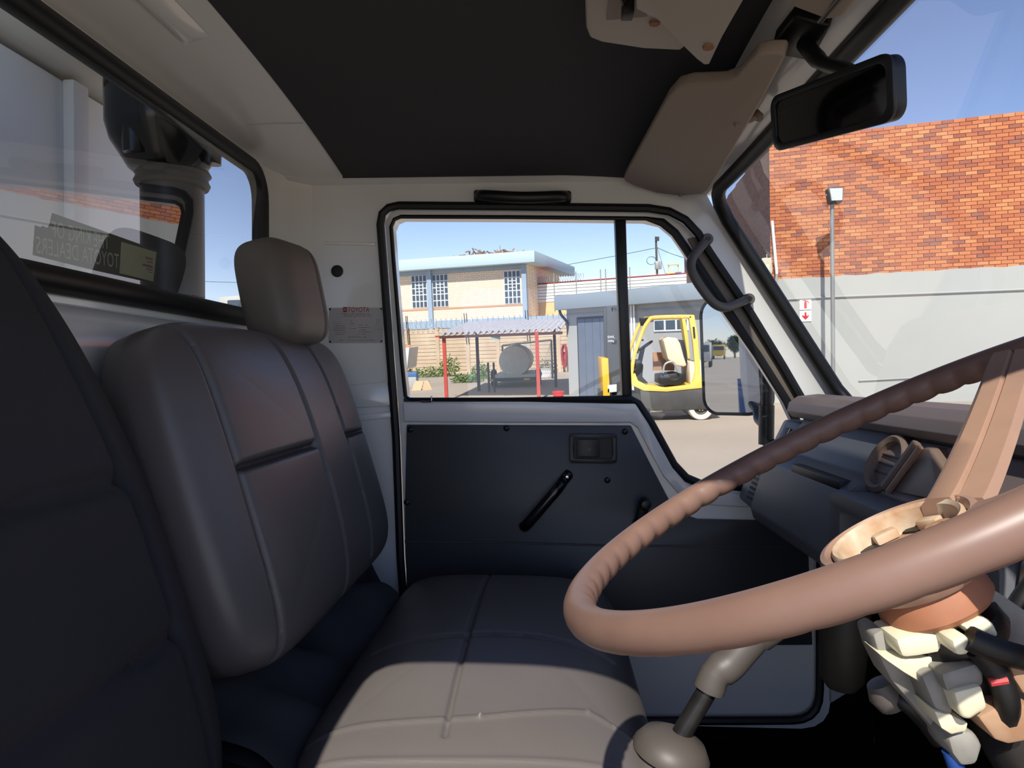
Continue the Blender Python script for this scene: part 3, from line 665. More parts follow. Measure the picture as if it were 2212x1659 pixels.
upP = Vector((-0.294, 0, 0.956)); nP = Vector((0.956, 0, 0.294))
t = thing('passenger_seat', 'black vinyl passenger seat with headrest beside the door', 'seat', (-0.1, 1.05, -0.72))
fc = Vector((-0.338, 1.064, -0.125))
gz = 0.022
gr = [((-0.272, -0.235), (-0.272, 0.26), 0.022, 0.0040), ((-0.036, -0.20), (-0.036, 0.26), 0.024, 0.0040), ((0.112, -0.18), (0.112, 0.26), 0.024, 0.0040),
      ((-0.262, gz), (-0.046, gz), 0.022, 0.0042), ((0.122, gz), (0.30, gz), 0.022, 0.0042)]
m = pad(fc-nP*0.072, (0, 1, 0), upP, nP, 0.675, 0.425, 0.072, 0.05, gr, sq=8, p=4.2, n=250, ex=1.4, bulge=0.012, wf=lambda b: 1.0-0.05*max(0, b)**3-0.04*max(0, -b)**3)
mk(m, 'backrest', 'black_vinyl', t, smooth=True, autosmooth=80)
hN = Vector((0.97, -0.12, 0.2)).normalized(); hU = Vector((-0.2, 0, 0.98)).normalized(); hA = hU.cross(hN)
hA = hA if hA.y > 0 else -hA
m = pad((-0.432, 1.150, 0.131), hA, hU, hN, 0.172, 0.172, 0.048, 0.045, [((0.045, -0.1), (0.045, 0.1), 0.006, 0.004)], sq=5.5, p=3.6, n=70, wf=lambda b: 1-0.06*b*b)
hd = mk(m, 'headrest', 'brown_vinyl', t, smooth=True, autosmooth=80)
for k in (-0.06, 0.06):
    m = MB(); c = Vector((-0.44, 1.155+k, 0.06)); m.cyl(c, c-hU*0.08, 0.006, 12); mk(m, 'headrest_post', 'chrome', hd, smooth=True)
gr = [((-0.035, -0.30), (-0.035, 0.36), 0.006, 0.003), ((-0.2, -0.295), (0.0, -0.275), -0.0028, 0.0028), ((0.0, -0.275), (0.12, -0.252), -0.0028, 0.0028), ((0.12, -0.252), (0.2, -0.285), -0.0028, 0.0028),
      ((-0.16, -0.09), (0.0, -0.075), 0.004, 0.005), ((0.0, -0.075), (0.16, -0.08), 0.004, 0.005), ((-0.2, -0.335), (0.2, -0.325), -0.0028, 0.0028)]
def clift(x, y): return -0.02*max(0, (x+0.0)/0.2)**3
m = pad((-0.072, 1.045, -0.437), (1, 0, 0), (0, 1, 0), (0, 0, 1), 0.405, 0.735, 0.072, 0.085, gr, sq=8, p=2.7, n=230, ex=1.4, bulge=0.010, lift=clift)
mk(m, 'seat_cushion', 'black_vinyl', t, smooth=True, autosmooth=80)
m = MB(); m.box(-0.27, 0.09, 0.86, 1.36, -0.74, -0.50); mk(m, 'seat_base', 'black_plastic', t, bevel=0.01)
# crumpled dark cover between the seats
def cover(i, j):
    Y = 0.70+0.60*j; X = -0.44+0.24*i
    z = -0.335-0.17*i+0.055*noise.noise(Vector((X*11, Y*9, 1.3)))+0.02*math.sin(Y*14+X*8)+0.03*math.sin(math.pi*i)
    return Vector((X, Y, z))
mb = MB(); mb.grid(cover, 24, 40); mb.grid(lambda i, j: cover(i, j)+Vector((0, 0, -0.02)), 24, 40)
tag(mk(mb, 'seat_cover', 'dark_cloth', smooth=True), 'crumpled dark vinyl cover stuffed behind the passenger cushion', 'cover')
# seat belt by the pillar foot
t = thing('seat_belt', 'black seat belt webbing hanging at the pillar foot', 'seat belt', PY(800, 1300, 1.40))
pth = smooth_path([PY(760, 1180, 1.40), PY(785, 1240, 1.39), PY(812, 1290, 1.375), PY(850, 1345, 1.36)], 5)
m = MB(); m.tube(pth, 0.024, 10, up=(1, 0.0, 0.5), flat=(1, 0.08)); mk(m, 'webbing', 'dark_cloth', t, smooth=True)
pth = smooth_path([PY(745, 1200, 1.36), PY(770, 1260, 1.355), PY(800, 1320, 1.345), PY(835, 1365, 1.335)], 5)
m = MB(); m.tube(pth, 0.022, 10, up=(1, 0.2, 0.4), flat=(1, 0.08)); mk(m, 'webbing', 'dark_cloth', t, smooth=True)
c = PY(690, 1330, 1.25); m = MB(); m.cbox(c, (0.10, 0, 0.04), (0, 0.012, 0), (-0.03, 0, 0.10)); mk(m, 'buckle_sleeve', 'black_plastic', t, bevel=0.006)
# ================================================================ DASHBOARD
t = thing('dashboard', 'grey moulded dashboard with mauve top pad and open centre tray', 'dashboard', (0.5, 0.8, -0.28))
def ext(sec, y0, y1): m = MB(); m.prism([(x, y0, z) for x, z in sec], (0, y1-y0, 0)); return m
mk(ext([(0.47, -0.078), (0.455, -0.10), (0.438, -0.138), (0.412, -0.146), (0.398, -0.156), (0.372, -0.242), (0.378, -0.262), (0.40, -0.272), (0.63, -0.30), (0.625, -0.078)], 0.955, 1.315), 'glovebox_face', 'dash_grey', t, bevel=0.006, seg=3)
mk(ext([(0.468, -0.088), (0.444, -0.138), (0.41, -0.150), (0.380, -0.242), (0.41, -0.268), (0.60, -0.28), (0.60, -0.09)], 1.317, 1.425), 'end_panel', 'dash_grey', t, bevel=0.006, seg=3)
mk(ext([(0.452, -0.068), (0.456, -0.052), (0.472, -0.040), (0.51, -0.036), (0.60, -0.050), (0.60, -0.075), (0.48, -0.080), (0.462, -0.079)], 0.14, 1.36), 'top_pad', 'dash_top', t, bevel=0.006, seg=3)
mk(ext([(0.478, -0.076), (0.478, -0.088), (0.60, -0.09), (0.60, -0.07)], 0.14, 1.33), 'shadow_gap', 'black_plastic', t)
# centre section
mk(ext([(0.466, -0.084), (0.439, -0.136), (0.426, -0.149), (0.426, -0.165), (0.60, -0.165), (0.60, -0.084)], 0.62, 1.02), 'centre_face', 'dash_top', t, bevel=0.004, seg=3)
fr = [(0.372, y, z) for y, z in rrect(0.60, 0.950, -0.268, -0.152, 0.012, 4)]; hl = [(0.372, y, z) for y, z in rrect(0.63, 0.918, -0.254, -0.172, 0.006, 4)]
m = MB(); m.prism(fr, (0.05, 0, 0), [hl]); mk(m, 'tray_frame', 'dash_grey', t, bevel=0.003)
m = MB(); m.box(0.42, 0.60, 0.605, 0.945, -0.268, -0.166); mk(m, 'tray_back', 'rubber', t)
# round vent
vc = PX(1917, 1003, 0.443); vnrm = Vector((-0.9, -0.05, 0.42)).normalized()
m = MB(); m.lathe([(0.040, -0.004), (0.041, 0.004), (0.036, 0.008), (0.031, 0.004), (0.029, -0.012)], vc, vnrm, 36); vt = mk(m, 'air_vent', 'dash_brown', t, smooth=True)
m = MB(); m.lathe([(0.0, -0.008), (0.018, -0.010), (0.029, -0.012)], vc, vnrm, 24); mk(m, 'vent_ball', 'rubber', vt, smooth=True)
for k in (-0.012, 0.0, 0.012):
    m = MB(); b_ = Vector((0, 1, 0)); up__ = vnrm.cross(b_).normalized(); m.cbox(vc-vnrm*0.004+up__*k, b_*0.05, up__*0.002, vnrm*0.008); mk(m, 'vent_blade', 'rubber', vt)
# heater wedge beside the vent
W = [PX(1926, 1062, 0.430), PX(1996, 966, 0.447), PX(2006, 968, 0.444), PX(2030, 1082, 0.425)]
m = MB(); m.prism(W, (0.03, 0, 0)); mk(m, 'heater_panel', 'dash_brown', t, bevel=0.003)
m = MB(); m.tube([W[0]+Vector((-0.004, 0, 0)), W[1]+Vector((-0.004, 0, 0))], 0.004, 8); mk(m, 'heater_slider', 'spoke_brown', t, smooth=True)
m = MB(); m.tube([PX(1915, 1052, 0.430)+Vector((-0.002, 0, 0)), PX(1984, 958, 0.447)+Vector((-0.002, 0, 0))], 0.006, 8); mk(m, 'heater_slider', 'dash_brown', t, smooth=True)
# slots
m = MB(); m.prism([PX(a, b, 0.4) for a, b in ((1698, 995), (1700, 1008), (1795, 1036), (1802, 1026))], (-0.012, 0, 0)); 
m = MB(); m.box(0.398, 0.418, 0.985, 1.175, -0.160, -0.1445); mk(m, 'shelf_slot', 'rubber', t, bevel=0.003)
s0, s1 = Vector((0.4395, 1.372, -0.137)), Vector((0.462, 1.372, -0.096))
m = MB(); dd = (s1-s0).normalized(); nn = Vector((-0.88, 0, 0.47)); m.cbox((s0+s1)/2, dd*0.036, (0, 0.03, 0), nn*0.006); mk(m, 'demister_slot', 'rubber', t, bevel=0.003)
for k in range(7):
    z = -0.178-0.009*k; x = 0.41-(0.150+z)*-0.326
    x = 0.41+(z+0.150)*(0.030/0.092)
    m = MB(); m.box(x-0.0015, x+0.004, 1.33, 1.372, z-0.0022, z+0.0022); mk(m, 'louvre_slot', 'rubber', t)
# driver side
mk(ext([(0.50, -0.02), (0.44, -0.01), (0.40, -0.03), (0.415, -0.135), (0.60, -0.14), (0.60, -0.03)], 0.14, 0.604), 'instrument_hood', 'black_plastic', t, bevel=0.008, seg=3)
mk(ext([(0.41, -0.137), (0.385, -0.15), (0.372, -0.265), (0.60, -0.28), (0.60, -0.137)], 0.14, 0.598), 'lower_panel', 'dash_brown', t, bevel=0.006, seg=3)
c = PX(2200, 870, 0.405); m = MB(); m.box(0.395, 0.412, c.y-0.008, c.y+0.010, c.z-0.006, c.z+0.006); mk(m, 'warning_lens', 'wire_red', t, bevel=0.002)
# heater duct / reservoir hanging under the dash
t = thing('heater_duct', 'olive brown plastic duct hanging below the dashboard', 'duct', PY(1825, 1470, 1.05))
c = PY(1822, 1400, 1.05)
m = MB(); m.lathe([(0.0, -0.06), (0.02, -0.058), (0.03, -0.045), (0.033, 0.0), (0.034, 0.14), (0.03, 0.145), (0, 0.145)], c, (0.05, 0, 1), 24); mk(m, 'duct_body', 'olive_plastic', t, smooth=True)
m = MB(); m.cyl(c+Vector((0.02, 0, 0.06)), c+Vector((0.14, 0.02, 0.08)), 0.014, 14); mk(m, 'outlet', 'olive_plastic', t, smooth=True)
# kick panel right of the door
m = MB(); m.prism(XZ([(1790, 1100), (1852, 1100), (1860, 1480), (1795, 1520)], 1.44), (0, 0.012, 0)); mk(m, 'kick_panel', 'white_trim', wl_, bevel=0.003)
# ================================================================ STEERING WHEEL
wc = Vector((0.2044, 0.475, -0.0602)); wN = Vector((-0.4645, 0.0865, 0.8813)).normalized(); wR = 0.2055
wa = wN.cross(Vector((0, 1, 0))).normalized(); wb_ = wN.cross(wa)
def wpt(ang, r=wR, h=0.0): return wc+(wa*math.cos(ang)+wb_*math.sin(ang))*r+wN*h
hubc = wc-wN*0.052
t = thing('steering_wheel', 'worn brown steering wheel with finger grips and missing centre cap', 'steering wheel', hubc)
# rim with finger scallops underneath and inside
mb = MB(); NS, NT = 360, 18; vs = []; fs = []
for i in range(NS):
    A_ = 2*math.pi*i/NS
    rad = (wpt(A_, 1.0)-wc).normalized()
    for k in range(NT):
        w = 2*math.pi*k/NT
        r = 0.0112
        g = max(0, -math.cos(w-0.7))            # inner lower side of the section
        bump = abs(math.sin(A_*30))**0.6
        r -= 0.0026*g*(1-bump)
        vs.append(wpt(A_)+rad*(math.cos(w)*r)+wN*(math.sin(w)*r*1.02))
for i in range(NS):
    j = (i+1) % NS
    for k in range(NT):
        l = (k+1) % NT; fs.append((i*NT+k, i*NT+l, j*NT+l, j*NT+k))
mb.add(vs, fs); mk(mb, 'rim', 'wheel_brown', t, smooth=True, autosmooth=60)
# spokes
hubc_plane = hubc+wN*0.0
def spoke(p0, p1, w0, w1):
    d = (p1-p0); L = d.length; d.normalize(); s = wN.cross(d).normalized(); m = MB(); rows_ = []
    N_ = 14; h0 = (p0-wc).dot(wN); h1 = (p1-wc).dot(wN)
    for i in range(N_+1):
        q_ = i/N_; c = p0.lerp(p1, q_); c = c-wN*((c-wc).dot(wN))+wN*(h0+(h1-h0)*q_**1.2); hw = (w0+(w1-w0)*q_)/2
        prof = [(-1, -0.35), (-0.92, 0.35), (-0.25, 0.62), (-0.2, 0.40), (-0.12, 0.40), (-0.07, 0.75), (0.55, 0.9), (0.9, 0.5), (1, -0.35), (0.6, -0.8), (-0.6, -0.8)]
        rows_.append([c+s*(a*hw)+wN*(b*0.0105) for a, b in prof])
    k = len(rows_[0]); vs = [p for R_ in rows_ for p in R_]
    fs = [(i*k+j, i*k+(j+1) % k, (i+1)*k+(j+1) % k, (i+1)*k+j) for i in range(N_) for j in range(k)]
    fs += [tuple(range(k)), tuple(N_*k+j for j in range(k))]
    m.add(vs, fs); return m
sp0 = PP(2060, 1098, hubc, wN); sp1 = PP(2168, 790, wc+wN*0.0, wN); sp1 = wc+(sp1-wc)*1.08
mk(spoke(sp0, sp1, 0.046, 0.036), 'spoke', 'spoke_brown', t, smooth=True, autosmooth=35)
mk(spoke(hubc+(wpt(math.radians(128), 1)-wc).normalized()*0.046, wpt(math.radians(112)), 0.046, 0.040), 'spoke', 'spoke_brown', t, smooth=True, autosmooth=35)
# hub
m = MB(); m.lathe([(0.0, -0.030), (0.036, -0.030), (0.050, -0.016), (0.0525, 0.0), (0.050, 0.006), (0.0465, 0.007), (0.0435, 0.003), (0.0435, -0.012), (0.0, -0.012)], hubc, wN, 48); hb = mk(m, 'hub', 'spoke_brown', t, smooth=True, autosmooth=40)
m = MB(); m.lathe([(0.0425, -0.012), (0.0425, 0.005), (0.041, 0.007), (0.0385, 0.005), (0.0375, -0.008), (0.034, -0.011), (0.0, -0.011)], hubc, wN, 48); mk(m, 'cap_ring', 'hub_cream', hb, smooth=True, autosmooth=40)
m = MB(); m.lathe([(0.0, -0.009), (0.034, -0.009), (0.0345, -0.0105)], hubc, wN, 36); mk(m, 'hub_floor', 'hub_dish', hb)
for ang in (math.radians(-150), math.radians(-95), math.radians(20), math.radians(160)):
    d = (wpt(ang, 1)-wc).normalized(); s = wN.cross(d); m = MB(); m.cbox(hubc+d*0.032+wN*-0.005, d*0.008, s*0.016, wN*0.007); mk(m, 'clip', 'hub_cream', hb, bevel=0.0015)
    m = MB(); m.cbox(hubc+d*0.031+s*0.014-wN*0.0084, d*0.008, s*0.012, wN*0.002); mk(m, 'clip_slot', 'rubber', hb)
d = (hubc-Vector((0, 0, 0))).normalized()
m = MB(); c = hubc-wa*0.026+wN*-0.009; m.lathe([(0.009, 0), (0.0085, 0.006), (0.004, 0.006), (0.004, 0.001), (0, 0.001)], c, wN, 18); mk(m, 'horn_contact', 'hub_dish', hb, smooth=True)
m = MB(); m.lathe([(0.030, -0.028), (0.034, -0.036), (0.035, -0.046), (0.032, -0.050), (0.0, -0.050)], hubc, wN, 36); mk(m, 'hub_skirt', 'rust_brown', t, smooth=True)
# ================================================================ STEERING COLUMN with bare switch gear
cd = -wN
t = thing('steering_column', 'stripped steering column with exposed cream switch gear', 'steering column', hubc+cd*0.5)
def cq(tt, a, b): return hubc+cd*tt+wa*a+wb_*b
# wa points forward-up, wb_ across: find camera-facing sideways axis
sA = (Vector((-1, 0, 0))-cd*(Vector((-1, 0, 0)).dot(cd))).normalized(); sB = cd.cross(sA)
if sB.y > 0: sB = -sB                       # towards the camera side
def kq(tt, a, b): return hubc+cd*tt+sA*a+sB*b
m = MB(); m.cyl(kq(0.05, 0, 0), kq(0.62, 0, 0), 0.019, 24); mk(m, 'column_tube', 'dark_metal', t, smooth=True)
m = MB(); m.lathe([(0.022, 0.056), (0.031, 0.058), (0.033, 0.068), (0.030, 0.074), (0.019, 0.074)], hubc, cd, 30); mk(m, 'bearing_collar', 'dark_metal', t, smooth=True)
YC = hubc.y-0.012
def qp(name, mt, pxs, y0, dy, bev=0.002):
    m = MB(); m.prism([PY(a, b, YC+y0) for a, b in pxs], (0, dy, 0)); return mk(m, name, mt, t, bevel=bev)
# flat grey carrier plate, then cream housings stacked in front of it
qp('carrier_plate', 'switch_grey', [(1886, 1372), (1905, 1360), (1936, 1380), (1972, 1440), (2040, 1520), (2092, 1590), (2080, 1618), (2034, 1596), (1990, 1545), (1925, 1470), (1900, 1420)], 0.0, 0.026)
qp('switch_housing', 'switch_cream', [(1934, 1380), (2018, 1366), (2040, 1378), (2052, 1408), (1985, 1420), (1950, 1424)], -0.018, 0.034, 0.004)
qp('switch_housing', 'switch_cream', [(1912, 1424), (1990, 1424), (2046, 1412), (2060, 1426), (2030, 1452), (1992, 1476), (1952, 1452)], -0.014, 0.030, 0.004)
qp('switch_arm', 'switch_grey', [(1990, 1462), (2020, 1448), (2036, 1470), (2064, 1540), (2048, 1556), (2020, 1532)], -0.022, 0.026, 0.005)
qp('switch_tip', 'switch_cream', [(2018, 1536), (2058, 1546), (2092, 1562), (2088, 1580), (2056, 1588), (2034, 1574)], -0.024, 0.028, 0.006)
qp('switch_block', 'switch_grey', [(2032, 1456), (2110, 1432), (2130, 1450), (2128, 1486), (2046, 1500)], -0.030, 0.03, 0.004)
qp('switch_block', 'switch_cream', [(2060, 1496), (2122, 1480), (2136, 1530), (2096, 1558), (2078, 1552)], -0.034, 0.03, 0.003)
qp('connector', 'switch_cream', [(2056, 1384), (2092, 1372), (2104, 1400), (2092, 1418), (2066, 1418)], -0.036, 0.026, 0.003)
qp('connector', 'switch_cream', [(2022, 1362), (2066, 1340), (2084, 1348), (2060, 1374), (2030, 1376)], -0.014, 0.02, 0.003)
qp('connector', 'switch_cream', [(2080, 1354), (2130, 1334), (2148, 1346), (2162, 1376), (2130, 1384), (2098, 1372)], -0.028, 0.02, 0.003)
qp('lock_barrel', 'switch_grey', [(2048, 1596), (2078, 1578), (2108, 1584), (2126, 1612), (2112, 1654), (2078, 1658), (2058, 1630)], -0.02, 0.03, 0.006)
qp('side_cover', 'hub_dish', [(2178, 1432), (2230, 1425), (2230, 1500), (2212, 1502), (2192, 1470)], -0.03, 0.03, 0.003)
qp('side_cover', 'hub_dish', [(2112, 1550), (2150, 1530), (2230, 1520), (2230, 1600), (2180, 1610), (2150, 1600)], -0.03, 0.03, 0.003)
qp('bracket', 'switch_grey', [(2124, 1330), (2140, 1270), (2160, 1282), (2230, 1330), (2230, 1420), (2190, 1400), (2160, 1380)], 0.0, 0.02, 0.003)
m = MB(); c = PY(1915, 1500, YC+0.03); m.lathe([(0, -0.010), (0.009, -0.009), (0.012, 0), (0.009, 0.009), (0, 0.010)], c, cd, 16); mk(m, 'stalk_end', 'grey_rubber', t, smooth=True)
m = MB(); m.tube(smooth_path([PY(1920, 1498, YC+0.03), PY(1960, 1520, YC+0.02), PY(2000, 1560, YC+0.02), PY(2030, 1600, YC+0.02)], 5), 0.006, 10); mk(m, 'stalk', 'wire_black', t, smooth=True)
m = MB(); m.tube(smooth_path([PY(2092, 1378, YC-0.034), PY(2140, 1400, YC-0.036), PY(2190, 1416, YC-0.034), PY(2250, 1430, YC-0.02)], 6), 0.0075, 10); mk(m, 'cable', 'wire_black', t, smooth=True)
m = MB(); m.tube(smooth_path([PY(2110, 1400, YC-0.03), PY(2150, 1450, YC-0.03), PY(2175, 1520, YC-0.03), PY(2160, 1600, YC-0.01)], 6), 0.007, 10); mk(m, 'cable', 'wire_black', t, smooth=True)
m = MB(); m.tube(smooth_path([PY(2052, 1620, YC-0.01), PY(2066, 1660, YC-0.01), PY(2080, 1720, YC)], 6), 0.005, 10); mk(m, 'cable', 'wire_blue', t, smooth=True)
m = MB(); m.tube([PY(2138, 1474, YC-0.034), PY(2176, 1468, YC-0.036)], 0.0025, 8); mk(m, 'cable', 'wire_red', t, smooth=True)
m = MB(); m.tube(smooth_path([PY(2190, 1340, YC+0.03), PY(2205, 1300, YC+0.04), PY(2250, 1240, YC+0.05)], 5), 0.007, 10); mk(m, 'cable', 'wire_black', t, smooth=True)
KW = 0.87                                   # the wheel and column measure a little smaller than first laid out
for nm in ('steering_wheel', 'steering_column'):
    o = bpy.data.objects[nm]; b = BASE[nm]
    o.matrix_world = CABM @ Matrix.Translation(b*KW) @ Matrix.Scale(KW, 4)
# ================================================================ GEAR LEVER
t = thing('gear_lever', 'gear lever with grey rubber boot between the seats', 'gear lever', PY(1430, 1640, 0.76))
g0, g1 = PY(1487, 1590, 0.77), PY(1536, 1478, 0.77)
gd = (g1-g0).normalized()
b0 = PY(1440, 1660, 0.765)
bd = Vector((0.25, 0.0, 0.97)).normalized()
m = MB(); m.lathe([(0.060, -0.03), (0.060, 0.0), (0.050, 0.006), (0.043, 0.010), (0.052, 0.014), (0.054, 0.020), (0.048, 0.030), (0.036, 0.040), (0.034, 0.0435), (0.041, 0.047), (0.041, 0.054), (0.033, 0.066), (0.020, 0.072), (0.015, 0.074), (0.0, 0.074)], b0-bd*0.032, bd, 40)
mk(m, 'boot', 'grey_rubber', t, smooth=True, autosmooth=60)
m = MB(); m.cyl(b0+bd*0.02, g1, 0.0105, 20); mk(m, 'rod', 'dark_metal', t, smooth=True)
g2 = PY(1600, 1405, 0.775)
m = MB(); m.tube(smooth_path([g1-gd*0.006, g1+gd*0.012, g1.lerp(g2, 0.6), g2, g2+(g2-g1)*0.5], 5), [0.0165, 0.0165, 0.0165, 0.016, 0.016, 0.016, 0.0165]+[0.018]*14, 20); mk(m, 'grip_sleeve', 'grey_rubber', t, smooth=True)
m = MB(); kc = g2+(g2-g1)*0.75; m.lathe([(0, -0.024), (0.016, -0.02), (0.024, -0.004), (0.023, 0.01), (0.014, 0.021), (0, 0.024)], kc, gd, 24); mk(m, 'knob', 'grey_rubber', t, smooth=True)
# engine cover under the lever
mb = MB(); mb.prism([(-0.26, 0.635, -0.742), (-0.26, 0.635, -0.545), (0.125, 0.635, -0.545), (0.14, 0.635, -0.485), (0.21, 0.635, -0.482), (0.24, 0.635, -0.52), (0.26, 0.635, -0.742)], (0, 0.21, 0))
tag(mk(mb, 'engine_cover', 'dark_metal', bevel=0.012, seg=3), 'dark metal engine cover under the gear lever boot', 'cover')
# ================================================================ OUTSIDE OF THE TRUCK
t = thing('side_mirror', 'tall black framed door mirror outside the passenger window', 'mirror', PY(1655, 940, 1.60))
ms = PY(1577, 768, 1.86)
dv = ms.normalized(); rv = Vector((-1.0, 0.005, -0.045)).normalized(); mnm = (rv-dv).normalized()
mu = (Vector((0, 0, 1))-mnm*mnm.z).normalized(); mu = (mu+mnm.cross(mu)*0.03).normalized(); mw = mnm.cross(mu)
def ms_out(w, h, r, off): return [ms+mnm*off+mw*a*(1-0.06*(b/h))+mu*b for a, b in rrect(-w/2, w/2, -h/2, h/2, r, 8)]
m = MB(); m.prism(ms_out(0.186, 0.310, 0.045, 0.0), -mnm*0.045); mk(m, 'housing', 'black_plastic', t, bevel=0.012, seg=3)
m = MB(); m.tube(ms_out(0.178, 0.302, 0.043, 0.001), 0.0045, 8, closed=True); mk(m, 'rim', 'rubber', t, smooth=True)
m = MB(); m.prism(ms_out(0.176, 0.300, 0.042, 0.0015), -mnm*0.002); mk(m, 'mirror_glass', 'mirror', t)
m = MB(); m.tube(smooth_path([ms-mnm*0.04-mu*0.10, PY(1632, 880, 1.80), PY(1638, 905, 1.75), PY(1650, 915, 1.70), PY(1660, 915, 1.62)], 6), 0.011, 12); mk(m, 'arm', 'black_plastic', t, smooth=True)
m = MB(); m.tube([PY(1640, 690, 1.60), PY(1650, 730, 1.60), PY(1657, 780, 1.60), PY(1657, 870, 1.60), PY(1655, 960, 1.60)], 0.0125, 12, flat=(1, 0.8)); mk(m, 'bracket', 'black_plastic', t, smooth=True)
m = MB(); m.tube([PY(1640, 690, 1.60), PY(1640, 690, 1.60)+Vector((0.03, -0.105, 0.0))], 0.010, 10); mk(m, 'bracket_foot', 'black_plastic', t, smooth=True)
m = MB(); m.tube([PY(1655, 955, 1.60), PY(1655, 955, 1.60)+Vector((0.06, -0.10, -0.02))], 0.012, 10); mk(m, 'bracket_foot', 'black_plastic', t, smooth=True)
m = MB(); m.tube([PY(1656, 875, 1.595), PY(1655, 960, 1.595)], 0.017, 12); mk(m, 'bracket_sleeve', 'black_plastic', t, smooth=True)
# wiper on the windscreen
t = thing('windscreen_wiper', 'thin black wiper resting at the foot of the windscreen', 'wiper', (0.66, 0.8, -0.05))
m = MB(); m.tube([ws(0.80, 0.985)+Vector((0.02, 0, 0.012)), ws(0.55, 0.965)+Vector((0.02, 0, 0.016)), ws(0.3, 0.95)+Vector((0.02, 0, 0.02))], 0.005, 8); mk(m, 'blade', 'rubber', t, smooth=True)
m = MB(); m.tube([ws(0.78, 1.0)+Vector((0.03, 0, 0.0)), ws(0.66, 0.985)+Vector((0.03, 0, 0.02)), ws(0.5, 0.96)+Vector((0.028, 0, 0.02))], 0.006, 8); mk(m, 'arm', 'dark_metal', t, smooth=True)
# air intake behind the cab
xi = -0.76
t = thing('air_intake', 'black plastic air intake stack outside the rear window', 'intake', PX(375, 780, xi))
def ip(px, py): return PX(px, py, xi)
ax0 = ip(374, 600); ay = ax0.y
def zat(py): return PX(372, py, xi).z
m = MB(); m.cyl((xi, ay, -0.6), (xi, ay, zat(400)), 0.060, 28); mk(m, 'pipe', 'black_plastic', t, smooth=True)
zb = zat(380)
m = MB(); m.lathe([(0.062, 0), (0.072, 0.008), (0.085, 0.03), (0.104, 0.06), (0.112, 0.09), (0.114, 0.30), (0.110, 0.34), (0, 0.35)], (xi-0.005, ay-0.01, zb), (0, 0, 1), 32); bl = mk(m, 'bellows', 'gloss_black', t, smooth=True)
for k in (0.0, 1.0, 2.2):
    c = Vector((xi+0.085*math.cos(k*2), ay-0.01+0.085*math.sin(k*2), zb+0.02)); m = MB(); m.tube([c, c+Vector((0.015*math.cos(k*2), 0.015*math.sin(k*2), 0.25))], 0.02, 10); mk(m, 'rib', 'gloss_black', bl, smooth=True)
m = MB(); m.lathe([(0.060, -0.022), (0.068, -0.022), (0.072, -0.014), (0.068, -0.006), (0.068, 0.0), (0.074, 0.006), (0.070, 0.014), (0.06, 0.014)], (xi, ay, zb-0.002), (0, 0, 1), 32); cl_ = mk(m, 'clamp', 'rubber', t, smooth=True)
c = Vector((xi+0.01, ay-0.082, zb-0.004)); m = MB(); m.cyl(c+Vector((-0.02, 0, 0)), c+Vector((0.02, 0, 0)), 0.007, 10); mk(m, 'clamp_screw', 'dark_metal', cl_, smooth=True)
# load body
t = thing('load_body', 'pale load box standing behind the cab', 'truck body', (-2.6, 0.77, -1.2))
m = MB(); m.box(-4.6, -0.98, -0.35, 1.80, -0.75, 0.60); mk(m, 'box', 'box_body', t, bevel=0.01)
m = MB(); m.prism([(-4.6, -0.36, 0.60), (-4.6, -0.36, 1.10), (-0.80, -0.36, 1.10), (-0.80, -0.36, 0.72), (-0.95, -0.36, 0.61)], (0, 2.17, 0)); mk(m, 'overhang', 'truck_white', t, bevel=0.01)
for y in (0.1, 0.75, 1.40):
    m = MB(); m.box(-0.981, -0.955, y, y+0.05, -0.70, 0.60); mk(m, 'front_rib', 'box_body', t, bevel=0.006)
m = MB(); m.box(-4.6, -1.0, 1.80, 1.83, -0.75, -0.40); mk(m, 'side_rail', 'blue_paint', t)
for y0 in (-0.1, 1.5):
    c = Vector((-3.2, y0+0.1, -1.62)); m = MB(); m.lathe([(0.22, -0.12), (0.36, -0.12), (0.39, -0.09), (0.39, 0.09), (0.36, 0.12), (0.22, 0.12)], c, (0, 1, 0), 28); mk(m, 'wheel', 'tyre', t, smooth=True)
m = MB(); m.box(-4.5, 0.3, 0.35, 1.2, -1.2, -0.83); mk(m, 'chassis', 'dark_steel', t)
# ================================================================ YARD (world axes)
Z = Vector((0, 0, 1))
class WF:
    """vertical wall frame through two plan points a->b (left to right in the photo); d>0 towards the viewer"""
    def __init__(s, a, b):
        s.a = Vector((a[0], a[1], 0)); s.u = (Vector((b[0], b[1], 0))-s.a).normalized()
        s.n = s.u.cross(Z)                    # faces the viewer (−y side)
        if s.n.y > 0: s.n = -s.n
    def at(s, px, py, d=0.0):
        p = WP(px, py, s.a+s.n*d, s.n); return ((p-s.a).dot(s.u), p.z)
    def p(s, x, z, d=0.0): return s.a+s.u*x+Z*z+s.n*d
    def box(s, mb, x0, x1, z0, z1, d0, d1): return mb.obox(s.p(x0, z0, d0), s.u*(x1-x0), Z*(z1-z0), s.n*(d1-d0))
    def poly(s, mb, pts, d0, d1): return mb.prism([s.p(x, z, d0) for x, z in pts], s.n*(d1-d0))
    def pbox(s, mb, px0, py0, px1, py1, d0, d1):
        x0, z1 = s.at(px0, py0, d1); x1, z0 = s.at(px1, py1, d1); return s.box(mb, x0, x1, z0, z1, d0, d1)
W_ = 'world'
mb = MB(); mb.box(-150, 60, -30, 75, -0.3, 0.0)
struct(mb, 'ground', 'concrete', 'dusty concrete yard', frame=W_)
def xy(px, py, d): p = WD(px, py, d); return (p.x, p.y)
